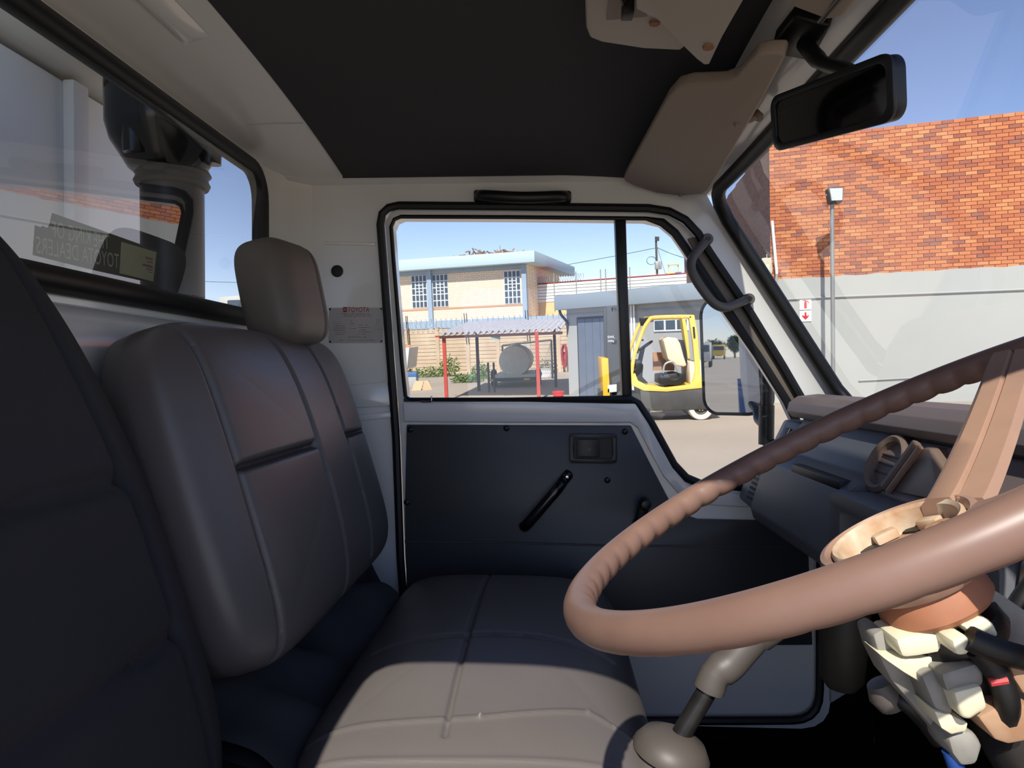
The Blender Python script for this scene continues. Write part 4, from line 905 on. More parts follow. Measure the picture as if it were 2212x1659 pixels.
# ---------------------------------------------------------------- brick warehouse on the right
cA, cB = xy(1665, 600, 17.5), xy(2150, 600, 16.3)
WH = WF(cA, cB); WL_ = 17.0
_, zg = WH.at(1950, 588); _, zt = WH.at(2050, 257)
t = thing('warehouse', 'orange brick warehouse with grey plastered base beyond the windscreen', 'building', WH.p(0, 0), W_)
m = MB(); WH.box(m, 0, WL_, 0, zt-0.02, -0.30, -0.02); core = mk(m, 'brick_backing', 'mortar', t)
m = MB()
prof = [(0, 0)]; x = 0.0; rr = random.Random(3); top = []
while x < WL_: top.append((x, zg+rr.uniform(-0.02, 0.02))); x += 0.23
top.append((WL_, zg)); m.prism([WH.p(a, b, -0.01) for a, b in [(0, 0)]+top+[(WL_, 0)]], WH.n*0.04); mk(m, 'plaster_base', 'wall_grey', t)
# bricks
bl, bh, jt = 0.222, 0.072, 0.011
nr = int((zt-zg)/(bh+jt)); allb = []
for r in range(nr+1):
    z = zg-0.02+r*(bh+jt); off = 0 if r % 2 == 0 else -(bl+jt)/2
    x = off
    while x < WL_-0.05:
        a = max(0.0, x); b = min(WL_, x+bl)
        if b-a > 0.04: allb.append((a, b, z))
        x += bl+jt
def infr(x):
    p = WH.p(x, zg+1); q = CABR.inverted() @ (p-CAMW); d = q.dot(cF); return CX+FPX*q.dot(cR)/d
full = [q for q in allb if abs(q[1]-q[0]-bl) < 1e-4]
vis = sorted([q for q in full if 1990 < infr(q[0]) < 2205], key=lambda q: (WH.p(q[0], q[2])-CAMW).length)[:300]
vs_ = set(vis)
me_b = None; rr = random.Random(11)
for q in vis:
    if me_b is None:
        m = MB(); m.obox(Vector((0, 0, 0)), WH.u*bl, Z*bh, WH.n*0.05)
        o = mk(m, 'brick', 'brick_single', t); me_b = o.data
        # undo the base shift so one mesh serves all
        for v in me_b.vertices: v.co = v.co+BASE[t.name]
    else:
        o = bpy.data.objects.new('brick', me_b); COL.objects.link(o); o.parent = t
    o.location = WH.p(q[0], q[2], -0.045+rr.uniform(0, 0.010))-BASE[t.name]
m = MB(); tones = []
for q in allb:
    if q in vs_: continue
    d = rr.uniform(0, 0.010); o_ = WH.p(q[0], q[2], -0.045+d)
    L = q[1]-q[0]; u, n_ = WH.u*L, WH.n*0.05; k = Z*bh
    m.add([o_+n_, o_+u+n_, o_+u+n_+k, o_+n_+k, o_, o_+u, o_+u+k, o_+k], [(0, 1, 2, 3), (0, 4, 5, 1), (3, 2, 6, 7), (1, 5, 6, 2), (0, 3, 7, 4)])
    tv = rr.random(); tones += [tv]*5
m.tone = None
ob = mk(m, 'brick_course', 'brick_rest', t)
at_ = ob.data.attributes.new('tone', 'FLOAT', 'FACE')
for i in range(len(ob.data.polygons)): at_.data[i].value = tones[i] if i < len(tones) else 0.5
tag(ob, kind='stuff')
# shaded end wall running back, stepped top
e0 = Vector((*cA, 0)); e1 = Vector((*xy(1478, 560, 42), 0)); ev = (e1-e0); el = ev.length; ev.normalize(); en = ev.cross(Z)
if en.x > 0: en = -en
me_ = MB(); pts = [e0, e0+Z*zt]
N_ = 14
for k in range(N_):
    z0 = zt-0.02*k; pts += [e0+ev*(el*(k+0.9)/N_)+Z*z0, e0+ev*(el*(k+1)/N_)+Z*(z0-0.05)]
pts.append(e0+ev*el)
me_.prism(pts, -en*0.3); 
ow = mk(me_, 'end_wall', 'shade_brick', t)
# conduits, pipes and fittings on the wall
def wline(pxs, r, mt, name, d=0.06):
    m = MB(); m.tube([WH.p(*WH.at(a, b, d), d) for a, b in pxs], r, 8); return mk(m, name, mt, t, smooth=True)
wline([(1690, 652), (1705, 646), (1800, 641), (2040, 632), (2212, 625), (2600, 610)], 0.022, 'wall_grey', 'conduit')
wline([(1855, 822), (1990, 815), (2212, 805)], 0.018, 'wall_grey', 'conduit')
wline([(1668, 477), (1678, 592)], 0.035, 'white_sheet', 'vent_pipe', 0.12)
wline([(1678, 592), (1676, 612), (1668, 624)], 0.03, 'shed_grey', 'vent_pipe', 0.12)
t2 = thing('air_conditioner', 'beige air conditioner box on the warehouse corner', 'air conditioner', WH.p(*WH.at(1655, 602, 0.3), 0.3), W_)
m = MB(); WH.poly(m, [WH.at(a, b, 0.3) for a, b in ((1632, 568), (1648, 557), (1666, 557), (1669, 585), (1664, 602), (1652, 604))], 0.04, 0.35); mk(m, 'case', 'aircon_beige', t2, bevel=0.02)
m = MB(); WH.pbox(m, 1655, 549, 1658, 558, 0.15, 0.2); mk(m, 'bracket', 'galv', t2)
m = MB(); WH.pbox(m, 1640, 572, 1662, 594, 0.351, 0.36); mk(m, 'grille', 'tank_cream', t2)
# extinguisher sign
t2 = thing('fire_sign', 'white sign with red extinguisher and arrow on the grey wall', 'sign', WH.p(*WH.at(1740, 694, 0.04), 0.04), W_)
x0, z1 = WH.at(1727, 646, 0.05); x1, z0 = WH.at(1753, 694, 0.05); sw, shh = x1-x0, z1-z0; zm = z0+shh*0.5
for a, b in ((z0, zm-0.01), (zm+0.01, z1)):
    m = MB(); WH.box(m, x0, x1, a, b, 0.035, 0.05); mk(m, 'board', 'sign_white', t2)
m = MB(); cx_ = (x0+x1)/2
WH.box(m, cx_-sw*0.11, cx_+sw*0.11, zm+shh*0.08, zm+shh*0.36, 0.05, 0.056); WH.box(m, cx_-sw*0.05, cx_+sw*0.05, zm+shh*0.36, zm+shh*0.42, 0.05, 0.056)
WH.poly(m, [(cx_, zm+shh*0.43), (cx_+sw*0.22, zm+shh*0.40), (cx_+sw*0.30, zm+shh*0.30), (cx_+sw*0.26, zm+shh*0.28), (cx_+sw*0.19, zm+shh*0.37), (cx_, zm+shh*0.40)], 0.05, 0.056)
WH.box(m, cx_-sw*0.18, cx_, zm+shh*0.41, zm+shh*0.44, 0.05, 0.056); mk(m, 'extinguisher_symbol', 'sign_red', t2)
m = MB(); zc_ = z0+shh*0.24
WH.poly(m, [(cx_-sw*0.08, zc_+shh*0.17), (cx_+sw*0.08, zc_+shh*0.17), (cx_+sw*0.08, zc_), (cx_+sw*0.28, zc_+shh*0.05), (cx_+sw*0.28, zc_-shh*0.02), (cx_, zc_-shh*0.16), (cx_-sw*0.28, zc_-shh*0.02), (cx_-sw*0.28, zc_+shh*0.05), (cx_-sw*0.08, zc_)], 0.05, 0.056); mk(m, 'arrow_symbol', 'sign_red', t2)
# lamp post
lb = Vector((*xy(1800, 850, 16.3), 0)); ltop = WD(1794, 442, 16.3)
t2 = thing('lamp_post', 'slim pale floodlight post in front of the brick wall', 'lamp post', (lb.x, lb.y, 0), W_)
m = MB(); m.cyl((lb.x, lb.y, 0), (lb.x, lb.y, ltop.z), 0.045, 14); mk(m, 'pole', 'galv', t2, smooth=True)
lc = Vector((lb.x+0.03, lb.y-0.02, ltop.z+0.18))
m = MB(); m.prism([lc+Vector(q) for q in ((-0.165, -0.12, 0.17), (0.165, -0.12, 0.17), (0.135, -0.16, -0.15), (-0.135, -0.16, -0.15))], (0, 0.2, -0.03)); fl = mk(m, 'floodlight', 'dark_steel', t2, bevel=0.012)
m = MB(); m.prism([lc+Vector(q) for q in ((-0.14, -0.128, 0.145), (0.14, -0.128, 0.145), (0.115, -0.165, -0.125), (-0.115, -0.165, -0.125))], (0, -0.01, 0)); mk(m, 'lens', 'lamp_glass', fl)
m = MB(); m.bar(lc+Vector((-0.18, 0, 0.03)), lc+Vector((0.18, 0, 0.03)), 0.03, 0.03); m.cyl(lc+Vector((0, 0, -0.2)), lc, 0.025, 10); mk(m, 'yoke', 'galv', fl)
# ---------------------------------------------------------------- grey workshop shed behind the forklift
sA_, sB_ = xy(1228, 800, 20.4), xy(1640, 800, 15.95)
SH = WF(sA_, sB_); sx1 = SH.at(1603, 700)[0]
t = thing('workshop_shed', 'low grey workshop with blue fascia behind the forklift', 'building', SH.p(0, 0), W_)
ztl = SH.at(1300, 664)[1]
m = MB(); SH.box(m, 0, sx1, 0, ztl, -1.3, 0); mk(m, 'wall', 'shed_grey', t)
fa = SH.at(1197, 643, 0.35); fb = SH.at(1500, 613, 0.35)
m = MB(); SH.box(m, fa[0], sx1+0.02, ztl, fa[1]+0.05, -1.35, 0.35); mk(m, 'fascia', 'shed_fascia', t, bevel=0.02)
m = MB(); SH.box(m, 0.0, sx1, ztl-0.16, ztl-0.12, 0.0, 0.03); mk(m, 'trim_line', 'shed_fascia', t)
dx0, dz1 = SH.at(1249, 690, 0.02); dx1, _ = SH.at(1314, 690, 0.02)
m = MB(); SH.box(m, dx0-0.06, dx1+0.06, 0, dz1+0.06, 0.0, 0.02); mk(m, 'door_frame', 'dark_steel', t)
dr = BASE[t.name]
for k in range(4):
    a = dx0+(dx1-dx0)*k/4; b = dx0+(dx1-dx0)*(k+1)/4
    m = MB(); SH.box(m, a+0.008, b-0.008, 0.03, dz1, 0.02, 0.05); mk(m, 'door_board', 'door_blue', t)
for px in (1364, 1370):
    a = SH.at(px, 700, 0.08)[0]; m = MB(); m.cyl(SH.p(a, 0, 0.08), SH.p(a, ztl, 0.08), 0.025, 10); mk(m, 'downpipe', 'white_sheet', t, smooth=True)
wx0, wz1 = SH.at(1412, 690, 0.03); wx1, wz0 = SH.at(1486, 714, 0.03)
m = MB(); SH.box(m, wx0, wx1, wz0, wz1, 0, 0.03); wnd = mk(m, 'window', 'window_frame', t)
for k in range(3):
    a = wx0+(wx1-wx0)*k/3; b = wx0+(wx1-wx0)*(k+1)/3; m = MB(); SH.box(m, a+0.03, b-0.03, wz0+0.04, wz1-0.04, 0.03, 0.035); mk(m, 'pane', 'window_dark', wnd)
p0 = SH.p(*SH.at(1207, 660, 0.2), 0.2)
m = MB(); m.tube(smooth_path([p0, p0+Vector((0.05, 0, -0.25)), p0+Vector((0.22, 0, -0.5)), p0+Vector((0.24, 0.1, -0.9))], 5), 0.04, 8); mk(m, 'gutter_pipe', 'dark_steel', t, smooth=True)
# ---------------------------------------------------------------- two storey cream building
bA, bB = xy(780, 600, 44.5), xy(1132, 600, 42.0)
BD = WF(bA, bB); bx1 = BD.at(1137, 600)[0]
zroof = BD.at(1130, 592)[1]
t = thing('office_building', 'two storey cream brick building with pale blue flat roof', 'building', BD.p(bx1/2, 0), W_)
# rotate brick coordinates: object axes close to the wall, good enough
zf0 = BD.at(1150, 566, 0.8)[1]; zf1 = BD.at(1150, 541, 0.8)[1]; fx1 = BD.at(1154, 541, 0.8)[0]
m = MB(); BD.box(m, 0, bx1, 0, zf0, -9.0, 0); wb2 = mk(m, 'wall', 'cream_brick', t)
m = MB(); BD.box(m, -6, fx1, zf0, zf1, -11, 0.8); mk(m, 'roof', 'fascia_blue', t, bevel=0.03)
m = MB(); zbn = BD.at(906, 594, 0.05)[1]; BD.box(m, 0, bx1+0.02, zbn, zf0, 0, 0.10); mk(m, 'lintel_band', 'blue_grey', t)
for px in (928, 1133):
    a = BD.at(px, 640, 0.2)[0]; m = MB(); BD.box(m, a-0.14, a+0.14, 0, zf0, 0, 0.22); mk(m, 'column', 'blue_grey', t)
zb1 = BD.at(1000, 690, 0.1)[1]; zb0 = BD.at(1000, 704, 0.1)[1]
m = MB(); BD.box(m, 0, bx1+2.5, zb0-0.1, zb1, 0, 0.12); mk(m, 'plinth_band', 'blue_grey', t)
zs = BD.at(1000, 664, 0.02)[1]; m = MB(); BD.box(m, 0, bx1, zs-0.05, zs+0.05, 0, 0.03); mk(m, 'sill_course', 'sill_line', t)
def bwin(px0, py0, px1, py1):
    x0, z1 = BD.at(px0, py0, 0.03); x1, z0 = BD.at(px1, py1, 0.03)
    m = MB(); BD.box(m, x0, x1, z0, z1, 0, 0.04); f = mk(m, 'window', 'window_frame', t)
    nc, nr_ = 4, 5; g = 0.035
    for c in range(nc):
        for r in range(nr_):
            a = x0+(x1-x0)*c/nc; b = x0+(x1-x0)*(c+1)/nc; u = z0+(z1-z0)*r/nr_; v = z0+(z1-z0)*(r+1)/nr_
            if c in (1, 2) and r in (2, 3):
                for q in range(2):
                    m = MB(); BD.box(m, a+g, b-g, u+(v-u)*q/2+g*0.8, u+(v-u)*(q+1)/2-g*0.8, 0.04, 0.055); mk(m, 'pane', 'window_dark', f)
            else:
                m = MB(); BD.box(m, a+g, b-g, u+g, v-g, 0.04, 0.055); mk(m, 'pane', 'window_dark', f)
for q in ((888, 596, 924, 664), (933, 594, 970, 662), (1088, 586, 1126, 655)): bwin(*q)
# rear wing with white sheeting and ochre base
gA, gB = xy(1136, 640, 45), xy(1560, 640, 40)
WG_ = WF(gA, gB)
t = thing('sheeted_building', 'long white sheeted building with ochre wall behind the shed', 'building', WG_.p(2, 0), W_)
xe = WG_.at(1545, 640)[0]; zw1 = WG_.at(1300, 604)[1]; zw0 = WG_.at(1200, 651)[1]
m = MB(); WG_.box(m, 0, xe, 0, zw0, -2, 0); mk(m, 'base_wall', 'ochre', t)
nsh = 6
for k in range(nsh):
    m = MB(); WG_.box(m, 0, xe, zw0+(zw1-zw0)*k/nsh, zw0+(zw1-zw0)*(k+1)/nsh-0.03, -2, 0.04); mk(m, 'cladding_board', 'white_sheet', t)
m = MB(); WG_.box(m, 0, xe, zw1, zw1+0.05, -2, 0.06); mk(m, 'ridge', 'red_steel', t)
# scrap on the roof
t = tag
mb = MB(); rr = random.Random(5)
for k in range(150):
    px = 985+150*rr.random(); hgt = 14*math.exp(-((px-1030)/28)**2)+11*math.exp(-((px-1088)/22)**2)+4
    base_y = BD.at(px, 545, -1.5)
    x = BD.at(px, 540, -1.5)[0]; z = zf1+rr.random()*hgt/36
    c = BD.p(x, z, -1.5+rr.uniform(-0.8, 0.8)); d = Vector((rr.uniform(-1, 1), rr.uniform(-1, 1), rr.uniform(-0.35, 0.35))).normalized()*rr.uniform(0.1, 0.55)
    if rr.random() < 0.6: mb.bar(c-d, c+d, rr.uniform(0.03, 0.09), rr.uniform(0.03, 0.07))
    else: mb.cbox(c, d*0.7, Vector((0, 0.3, 0)), (0, 0, rr.uniform(0.05, 0.2)))
tag(mk(mb, 'scrap_heap', 'scrap', frame=W_), 'tangled heap of scrap lying on the blue roof', 'scrap', kind='stuff')
# ---------------------------------------------------------------- precast fence
FN = WF(xy(840, 760, 37), xy(1232, 760, 34.5))
t = thing('precast_fence', 'sand coloured precast concrete panel fence behind the carport', 'fence', FN.p(0, 0), W_)
ftop = FN.at(1000, 709)[1]; posts = [FN.at(px, 760)[0] for px in (819, 883, 947, 1012, 1077, 1143, 1208, 1272)]
nrow = 12
for i in range(len(posts)-1):
    for r in range(nrow):
        a, b = posts[i], posts[i+1]; z0 = ftop*r/nrow
        m = MB(); m.prism([FN.p(a, z0, -0.03), FN.p(a, z0, 0.03), FN.p(a, z0+ftop/nrow*0.8, 0.015), FN.p(a, z0+ftop/nrow*0.97, -0.02)], FN.u*(b-a)); mk(m, 'panel', 'precast', t)
for a in posts:
    m = MB(); FN.box(m, a-0.09, a+0.09, 0, ftop+0.1, -0.06, 0.08); mk(m, 'post', 'precast', t)
for px in (882, 885, 1008, 1013, 1140, 1145):
    a = FN.at(px, 700)[0]; m = MB(); m.cyl(FN.p(a, ftop-0.8, 0.1), FN.p(a-0.08, ftop+0.75, 0.1), 0.022, 8); mk(m, 'wire_stake', 'dark_steel', t)
m = MB(); pth = []
L0, L1 = posts[0], posts[-1]; turns = 40
for k in range(turns*14+1):
    w = 2*math.pi*k/14; pth.append(FN.p(L0+(L1-L0)*k/(turns*14), ftop+0.28+0.25*math.cos(w), 0.1+0.25*math.sin(w)))
m.tube(pth, 0.010, 3); tag(mk(m, 'razor_wire', 'galv', t), kind='stuff')
m = MB(); pth = []
for k in range(22*14+1):
    w = 2*math.pi*k/14; x = 0.2+(WG_.at(1260, 620)[0]-0.2)*k/(22*14); pth.append(WG_.p(x, zw1+0.25+0.22*math.cos(w), 0.22*math.sin(w)))
m.tube(pth, 0.012, 3)
for px in (1198, 1246, 1299, 1310, 1362):
    a = WG_.at(px, 610)[0]; m.cyl(WG_.p(a, zw0-0.5, 0.1), WG_.p(a, zw1+0.6, 0.1), 0.03, 6)
tag(mk(m, 'razor_wire', 'galv', frame=W_), 'coil of razor wire and stakes along the white sheeted roof', 'razor wire', kind='stuff')
# ---------------------------------------------------------------- carport
f_l, f_r = WD(962, 800, 21.0), WD(1162, 800, 20.0); r_l, r_r = WD(1033, 800, 24.2), WD(1200, 800, 24.8)
t = thing('carport', 'small open carport with corrugated roof on red posts', 'carport', (f_l.x, f_l.y, 0), W_)
zfl, zfr = WD(958, 726, 21.0).z, WD(1162, 716, 20.0).z; zr_l, zr_r = WD(1031, 716, 24.2).z+0.06, WD(1200, 706, 24.8).z+0.06
for p_, z_, mt in ((f_l, zfl, 'red_steel'), (f_r, zfr, 'red_steel'), (r_l, zr_l, 'dark_red_steel'), (r_r, zr_r, 'dark_red_steel')):
    m = MB(); m.box(p_.x-0.05, p_.x+0.05, p_.y-0.05, p_.y+0.05, 0, z_); mk(m, 'post', mt, t)
A1 = WD(950, 722, 20.9); B1 = WD(1214, 712, 19.8); D1 = WD(1012, 697, 26.0); C1 = WD(1232, 687, 27.0)
m = MB(); m.bar(A1-Vector((0, 0, 0.09)), B1-Vector((0, 0, 0.09)), 0.08, 0.08); mk(m, 'beam', 'dark_red_steel', t)
m = MB(); m.bar(D1-Vector((0, 0, 0.2)), C1-Vector((0, 0, 0.2)), 0.08, 0.08); mk(m, 'beam', 'dark_red_steel', t)
m = MB(); m.bar(WD(941, 727, 21), A1-Vector((0, 0, 0.07)), 0.05, 0.05); mk(m, 'beam', 'red_steel', t)
NC = 20
def sheet(i, j, dz=0.0):
    p_ = A1.lerp(B1, i).lerp(D1.lerp(C1, i), j); return p_+Z*(0.045*math.cos(2*math.pi*NC*i)+dz)
m = MB(); m.grid(lambda i, j: sheet(i, j), NC*8, 6); m.grid(lambda i, j: sheet(i, j, -0.012), NC*8, 6); mk(m, 'roof_sheet', 'zinc', t, smooth=True)
sc = WD(1070, 728, 20.4); m = MB(); m.cbox(sc, (0.28, 0, 0), (0, 0.02, 0), (0, 0, 0.17)); mk(m, 'sign_plate', 'sign_green', t)
# ---------------------------------------------------------------- tank trailer under the carport
tc_ = WD(1111, 780, 25.5); tr_ = 34*25.5/FPX
axd = (WD(1123, 776, 28.3)-tc_); axd.z = 0; axd.normalize(); side = axd.cross(Z)
t = thing('tank_trailer', 'cream water tank trailer parked under the carport', 'trailer', (tc_.x, tc_.y, 0), W_)
m = MB(); m.lathe([(0, -0.05), (tr_*0.6, -0.03), (tr_*0.95, 0.0), (tr_, 0.04), (tr_, 2.6), (tr_*0.9, 2.66), (0, 2.7)], tc_, axd, 36); mk(m, 'tank', 'tank_cream', t, smooth=True)
m = MB(); m.cyl(tc_+axd*1.0+Z*(tr_-0.02), tc_+axd*1.0+Z*(tr_+0.07), 0.18, 18); mk(m, 'manhole', 'tank_cream', t)
zb = tc_.z-tr_
m = MB(); m.obox(Vector((tc_.x, tc_.y, zb-0.02))-side*0.75-axd*0.15, side*1.5, axd*3.2, Z*0.10); mk(m, 'cradle', 'tank_cream', t)
m = MB(); m.obox(Vector((tc_.x, tc_.y, zb-0.14))-side*0.85-axd*0.3, side*1.7, axd*3.4, Z*0.12); mk(m, 'chassis', 'dark_steel', t)
for k in (-0.82, 0.82):
    c = Vector((tc_.x, tc_.y, 0.31))+side*k+axd*0.6; m = MB(); m.lathe([(0.16, -0.09), (0.28, -0.09), (0.31, -0.06), (0.31, 0.06), (0.28, 0.09), (0.16, 0.09), (0, 0.05)], c, side, 24); mk(m, 'wheel', 'tyre', t, smooth=True)
for k in (-0.8, 0.45):
    m = MB(); c = Vector((tc_.x, tc_.y, zb-0.08))+side*k-axd*0.32; m.cbox(c, side*0.22, axd*0.03, Z*0.07); mk(m, 'reflector', 'deep_yellow', t)
for px in (1055, 1067):
    b_ = WD(px, 806, 23.5); m = MB(); m.cyl((b_.x, b_.y, 0), (b_.x, b_.y, WD(px, 783, 23.5).z), 0.035, 8); mk(m, 'prop_stand', 'dark_steel', t)
# mesh frame behind the tank
t = thing('mesh_frame', 'dark steel mesh frame standing behind the tank', 'frame', (*xy(1150, 800, 29.5), 0), W_)
fa_, fb_ = WD(1085, 746, 29.5), WD(1191, 734, 29.5)
for q in (fa_, fb_):
    m = MB(); m.cyl((q.x, q.y, 0), (q.x, q.y, q.z), 0.04, 8); mk(m, 'post', 'dark_steel', t)
m = MB(); m.cyl(fa_, fb_, 0.04, 8); mk(m, 'rail', 'dark_steel', t)
m = MB()
for k in range(26):
    a = k/26; x0 = fa_.lerp(fb_, a); m.cyl((x0.x, x0.y, 0.2), (fa_.lerp(fb_, min(1, a+0.3)).x, x0.y, x0.z), 0.006, 3); m.cyl((fa_.lerp(fb_, min(1, a+0.3)).x, x0.y, 0.2), (x0.x, x0.y, x0.z), 0.006, 3)
tag(mk(m, 'wire_mesh', 'galv', t), kind='stuff')
# hose reel
hc = FN.p(*FN.at(1221, 768, 0.4), 0.4)
t = thing('hose_reel', 'coiled red fire hose hanging on the fence by the shed', 'hose', hc-Z*0.4, W_)
m = MB(); pth = [hc+FN.u*(0.10*math.cos(k*0.35))*(1+0.1*math.sin(k))+Z*(0.55*math.sin(k*0.35))+FN.n*(0.01*k/4) for k in range(140)]; m.tube(pth, 0.032, 6); mk(m, 'hose', 'hose_red', t, smooth=True)
m = MB(); m.cbox(hc+FN.n*-0.1, FN.u*0.3, Z*0.3, FN.n*0.1); mk(m, 'bracket', 'red_steel', t)
# ---------------------------------------------------------------- bucket and small things on the ground
bp_ = WG(1206, 872); bp_ = Vector((*xy(1206, 850, 19.0), 0))
t = thing('bucket', 'bright red plastic bucket standing by the right carport post', 'bucket', bp_, W_)
m = MB(); m.lathe([(0.0, 0.0), (0.11, 0.0), (0.15, 0.30), (0.165, 0.30), (0.165, 0.33), (0.145, 0.33), (0.105, 0.03), (0, 0.03)], bp_+Z*0.0, Z, 28); mk(m, 'pail', 'bucket_red', t, smooth=True)
for q in t.children: q.location.z += 0.0
t = thing('tub', 'low pink plastic tub on the ground beside the red bucket', 'tub', (*xy(1182, 860, 18.7), 0), W_)
c = BASE[t.name]; m = MB(); m.lathe([(0, 0), (0.13, 0), (0.17, 0.09), (0.18, 0.09), (0.18, 0.11), (0.15, 0.11), (0.12, 0.02), (0, 0.02)], c, Z, 24); mk(m, 'bowl', 'wire_red', t, smooth=True)
t = thing('crate', 'white crate standing by the mesh frame', 'crate', (*xy(1178, 810, 30.6), 0), W_)
c = BASE[t.name]; m = MB(); m.box(c.x-0.25, c.x+0.25, c.y-0.2, c.y+0.2, 0, 0.35); mk(m, 'crate_body', 'white_sheet', t, bevel=0.02)
m = MB(); m.box(c.x-0.27, c.x+0.27, c.y-0.22, c.y+0.22, 0.33, 0.38); mk(m, 'crate_rim', 'truck_white', t, bevel=0.01)
# cardboard sheets leaning in a tent
c = Vector((*xy(907, 828, 25.5), 0))
t = thing('cardboard_sheets', 'two brown cardboard sheets leaning together on the ground', 'cardboard', c, W_)
m = MB(); m.prism([c+Vector(q) for q in ((-0.32, 0, 0), (0.02, 0, 0), (0.10, 0.25, 0.32), (-0.22, 0.25, 0.34))], (0, 0.02, 0)); mk(m, 'sheet', 'cardboard', t)
m = MB(); m.prism([c+Vector(q) for q in ((0.10, -0.1, 0), (0.42, 0.1, 0), (0.26, 0.26, 0.33), (0.11, 0.24, 0.33))], (0, 0.02, 0)); mk(m, 'sheet', 'cardboard', t)
c = Vector((*xy(886, 824, 27.0), 0))
t = thing('open_box', 'blue open box of rubbish by the white tipper', 'box', c, W_)
m = MB(); m.box(c.x-0.28, c.x+0.28, c.y-0.25, c.y+0.25, 0, 0.42); mk(m, 'box_body', 'shed_grey', t, bevel=0.015)
m = MB(); m.box(c.x-0.24, c.x+0.3, c.y-0.2, c.y+0.2, 0.42, 0.60); mk(m, 'box_lid', 'blue_paint', t, bevel=0.015)
# weeds
def bush(px, py, d, w, h, n, label, mt='leaf_green', seed=1, name='weed_bush', z0=0.0):
    rr = random.Random(seed); c = Vector((*xy(px, py, d), z0)); t = thing(name, label, 'plant', c, W_, 'weeds along the fence' if name == 'weed_bush' else None)
    m = MB(); st = MB()
    for k in range(7):
        a = rr.uniform(0, 6.28); top = c+Vector((math.cos(a)*w*0.35, math.sin(a)*w*0.35, h*rr.uniform(0.5, 0.95))); st.cyl(c+Vector((rr.uniform(-1, 1)*w*0.15, 0, 0)), top, 0.012, 4, 0.004)
    for k in range(n):
        a = rr.uniform(0, 6.28); r = math.sqrt(rr.random())*w/2; z = h*rr.random()**1.1*(1-0.5*(r/(w/2))**2)
        p_ = c+Vector((math.cos(a)*r, math.sin(a)*r*0.7, z)); s_ = 0.05+0.06*rr.random()
        d1 = Vector((rr.uniform(-1, 1), rr.uniform(-1, 1), rr.uniform(-0.4, 0.9))).normalized(); d2 = d1.cross(Vector((rr.uniform(-1, 1), rr.uniform(-1, 1), 1))).normalized()
        m.add([p_, p_+d1*s_+d2*s_*0.35, p_+d1*s_*2, p_+d1*s_-d2*s_*0.35], [(0, 1, 2, 3)])
    tag(mk(m, 'foliage', mt, t), kind='stuff'); mk(st, 'stems', 'bark', t); return t
bush(972, 806, 34.0, 1.0, 1.0, 420, 'tallest weed bush against the fence left of the carport', seed=2)
bush(925, 808, 34.0, 1.8, 0.45, 420, 'low spreading weed at the fence foot left of the tall bush', seed=3)
bush(1040, 806, 31.0, 0.9, 0.75, 380, 'weed bush between the two left carport posts', seed=4)
bush(1010, 822, 29.0, 1.3, 0.35, 380, 'low weed patch in front of the fence under the carport', seed=5)
bush(1180, 806, 33.0, 1.0, 0.7, 300, 'weed bush behind the white crate by the mesh frame', 'leaf_dark', seed=6)
bush(880, 806, 30.0, 0.8, 0.6, 260, 'dark weed beside the tipper wheel', 'leaf_dark', seed=7)
# ---------------------------------------------------------------- white tipper at the left
tp = Vector((*xy(884, 770, 27.5), 0)); tl = WD(600, 770, 27.5).x
t = thing('tipper_truck', 'white tipper truck with orange load seen past the door pillar', 'truck', (tp.x-3, tp.y, 0), W_)
ztp = WD(876, 751, 27.5).z; zbt = WD(876, 797, 27.5).z
x1 = tp.x+0.02
m = MB(); m.prism([(x1-5.2, tp.y, zbt), (x1-0.12, tp.y, zbt), (x1, tp.y, ztp), (x1-5.2, tp.y, ztp)], (0, 2.0, 0)); mk(m, 'load_bin', 'truck_white', t, bevel=0.02)
for k in range(6):
    a = x1-0.3-k*0.9; m = MB(); m.box(a-0.05, a+0.05, tp.y-0.06, tp.y, zbt, ztp-0.1); mk(m, 'bin_rib', 'truck_white', t)
m = MB(); rr = random.Random(9)
def heap(i, j): return Vector((x1-5.0+4.9*i, tp.y+0.1+1.8*j, ztp-0.1+0.5*math.sin(math.pi*min(1, i*1.0))**0.5*math.sin(math.pi*j)**0.4+0.08*noise.noise(Vector((i*22, j*9, 0)))))
m.grid(heap, 50, 16); tag(mk(m, 'load', 'load_orange', t), kind='stuff')
cx0 = WD(455, 650, 27.5).x; m = MB(); zc1 = WD(500, 640, 27.5).z
m.prism([(cx0, tp.y, 0.7), (cx0, tp.y, 1.4), (cx0+0.35, tp.y, zc1), (cx0+1.7, tp.y, zc1+0.05), (cx0+1.7, tp.y, 0.7)], (0, 2.0, 0)); mk(m, 'cab', 'truck_white', t, bevel=0.05)
m = MB(); m.prism([(cx0+0.5, tp.y-0.01, 1.5), (cx0+0.68, tp.y-0.01, zc1-0.15), (cx0+1.4, tp.y-0.01, zc1-0.15), (cx0+1.4, tp.y-0.01, 1.5)], (0, 0.01, 0)); mk(m, 'cab_window', 'window_dark', t)
m = MB(); m.box(cx0+0.3, x1-0.4, tp.y+0.5, tp.y+1.5, 0.5, zbt); mk(m, 'chassis', 'dark_steel', t)
for xw in (cx0+0.8, x1-1.2, x1-2.4):
    for yy in (tp.y+0.1, tp.y+1.9):
        m = MB(); m.lathe([(0.2, -0.12), (0.42, -0.12), (0.46, -0.08), (0.46, 0.08), (0.42, 0.12), (0.2, 0.12), (0, 0.06)], (xw, yy, 0.46), (0, 1, 0), 22); mk(m, 'wheel', 'tyre', t, smooth=True)
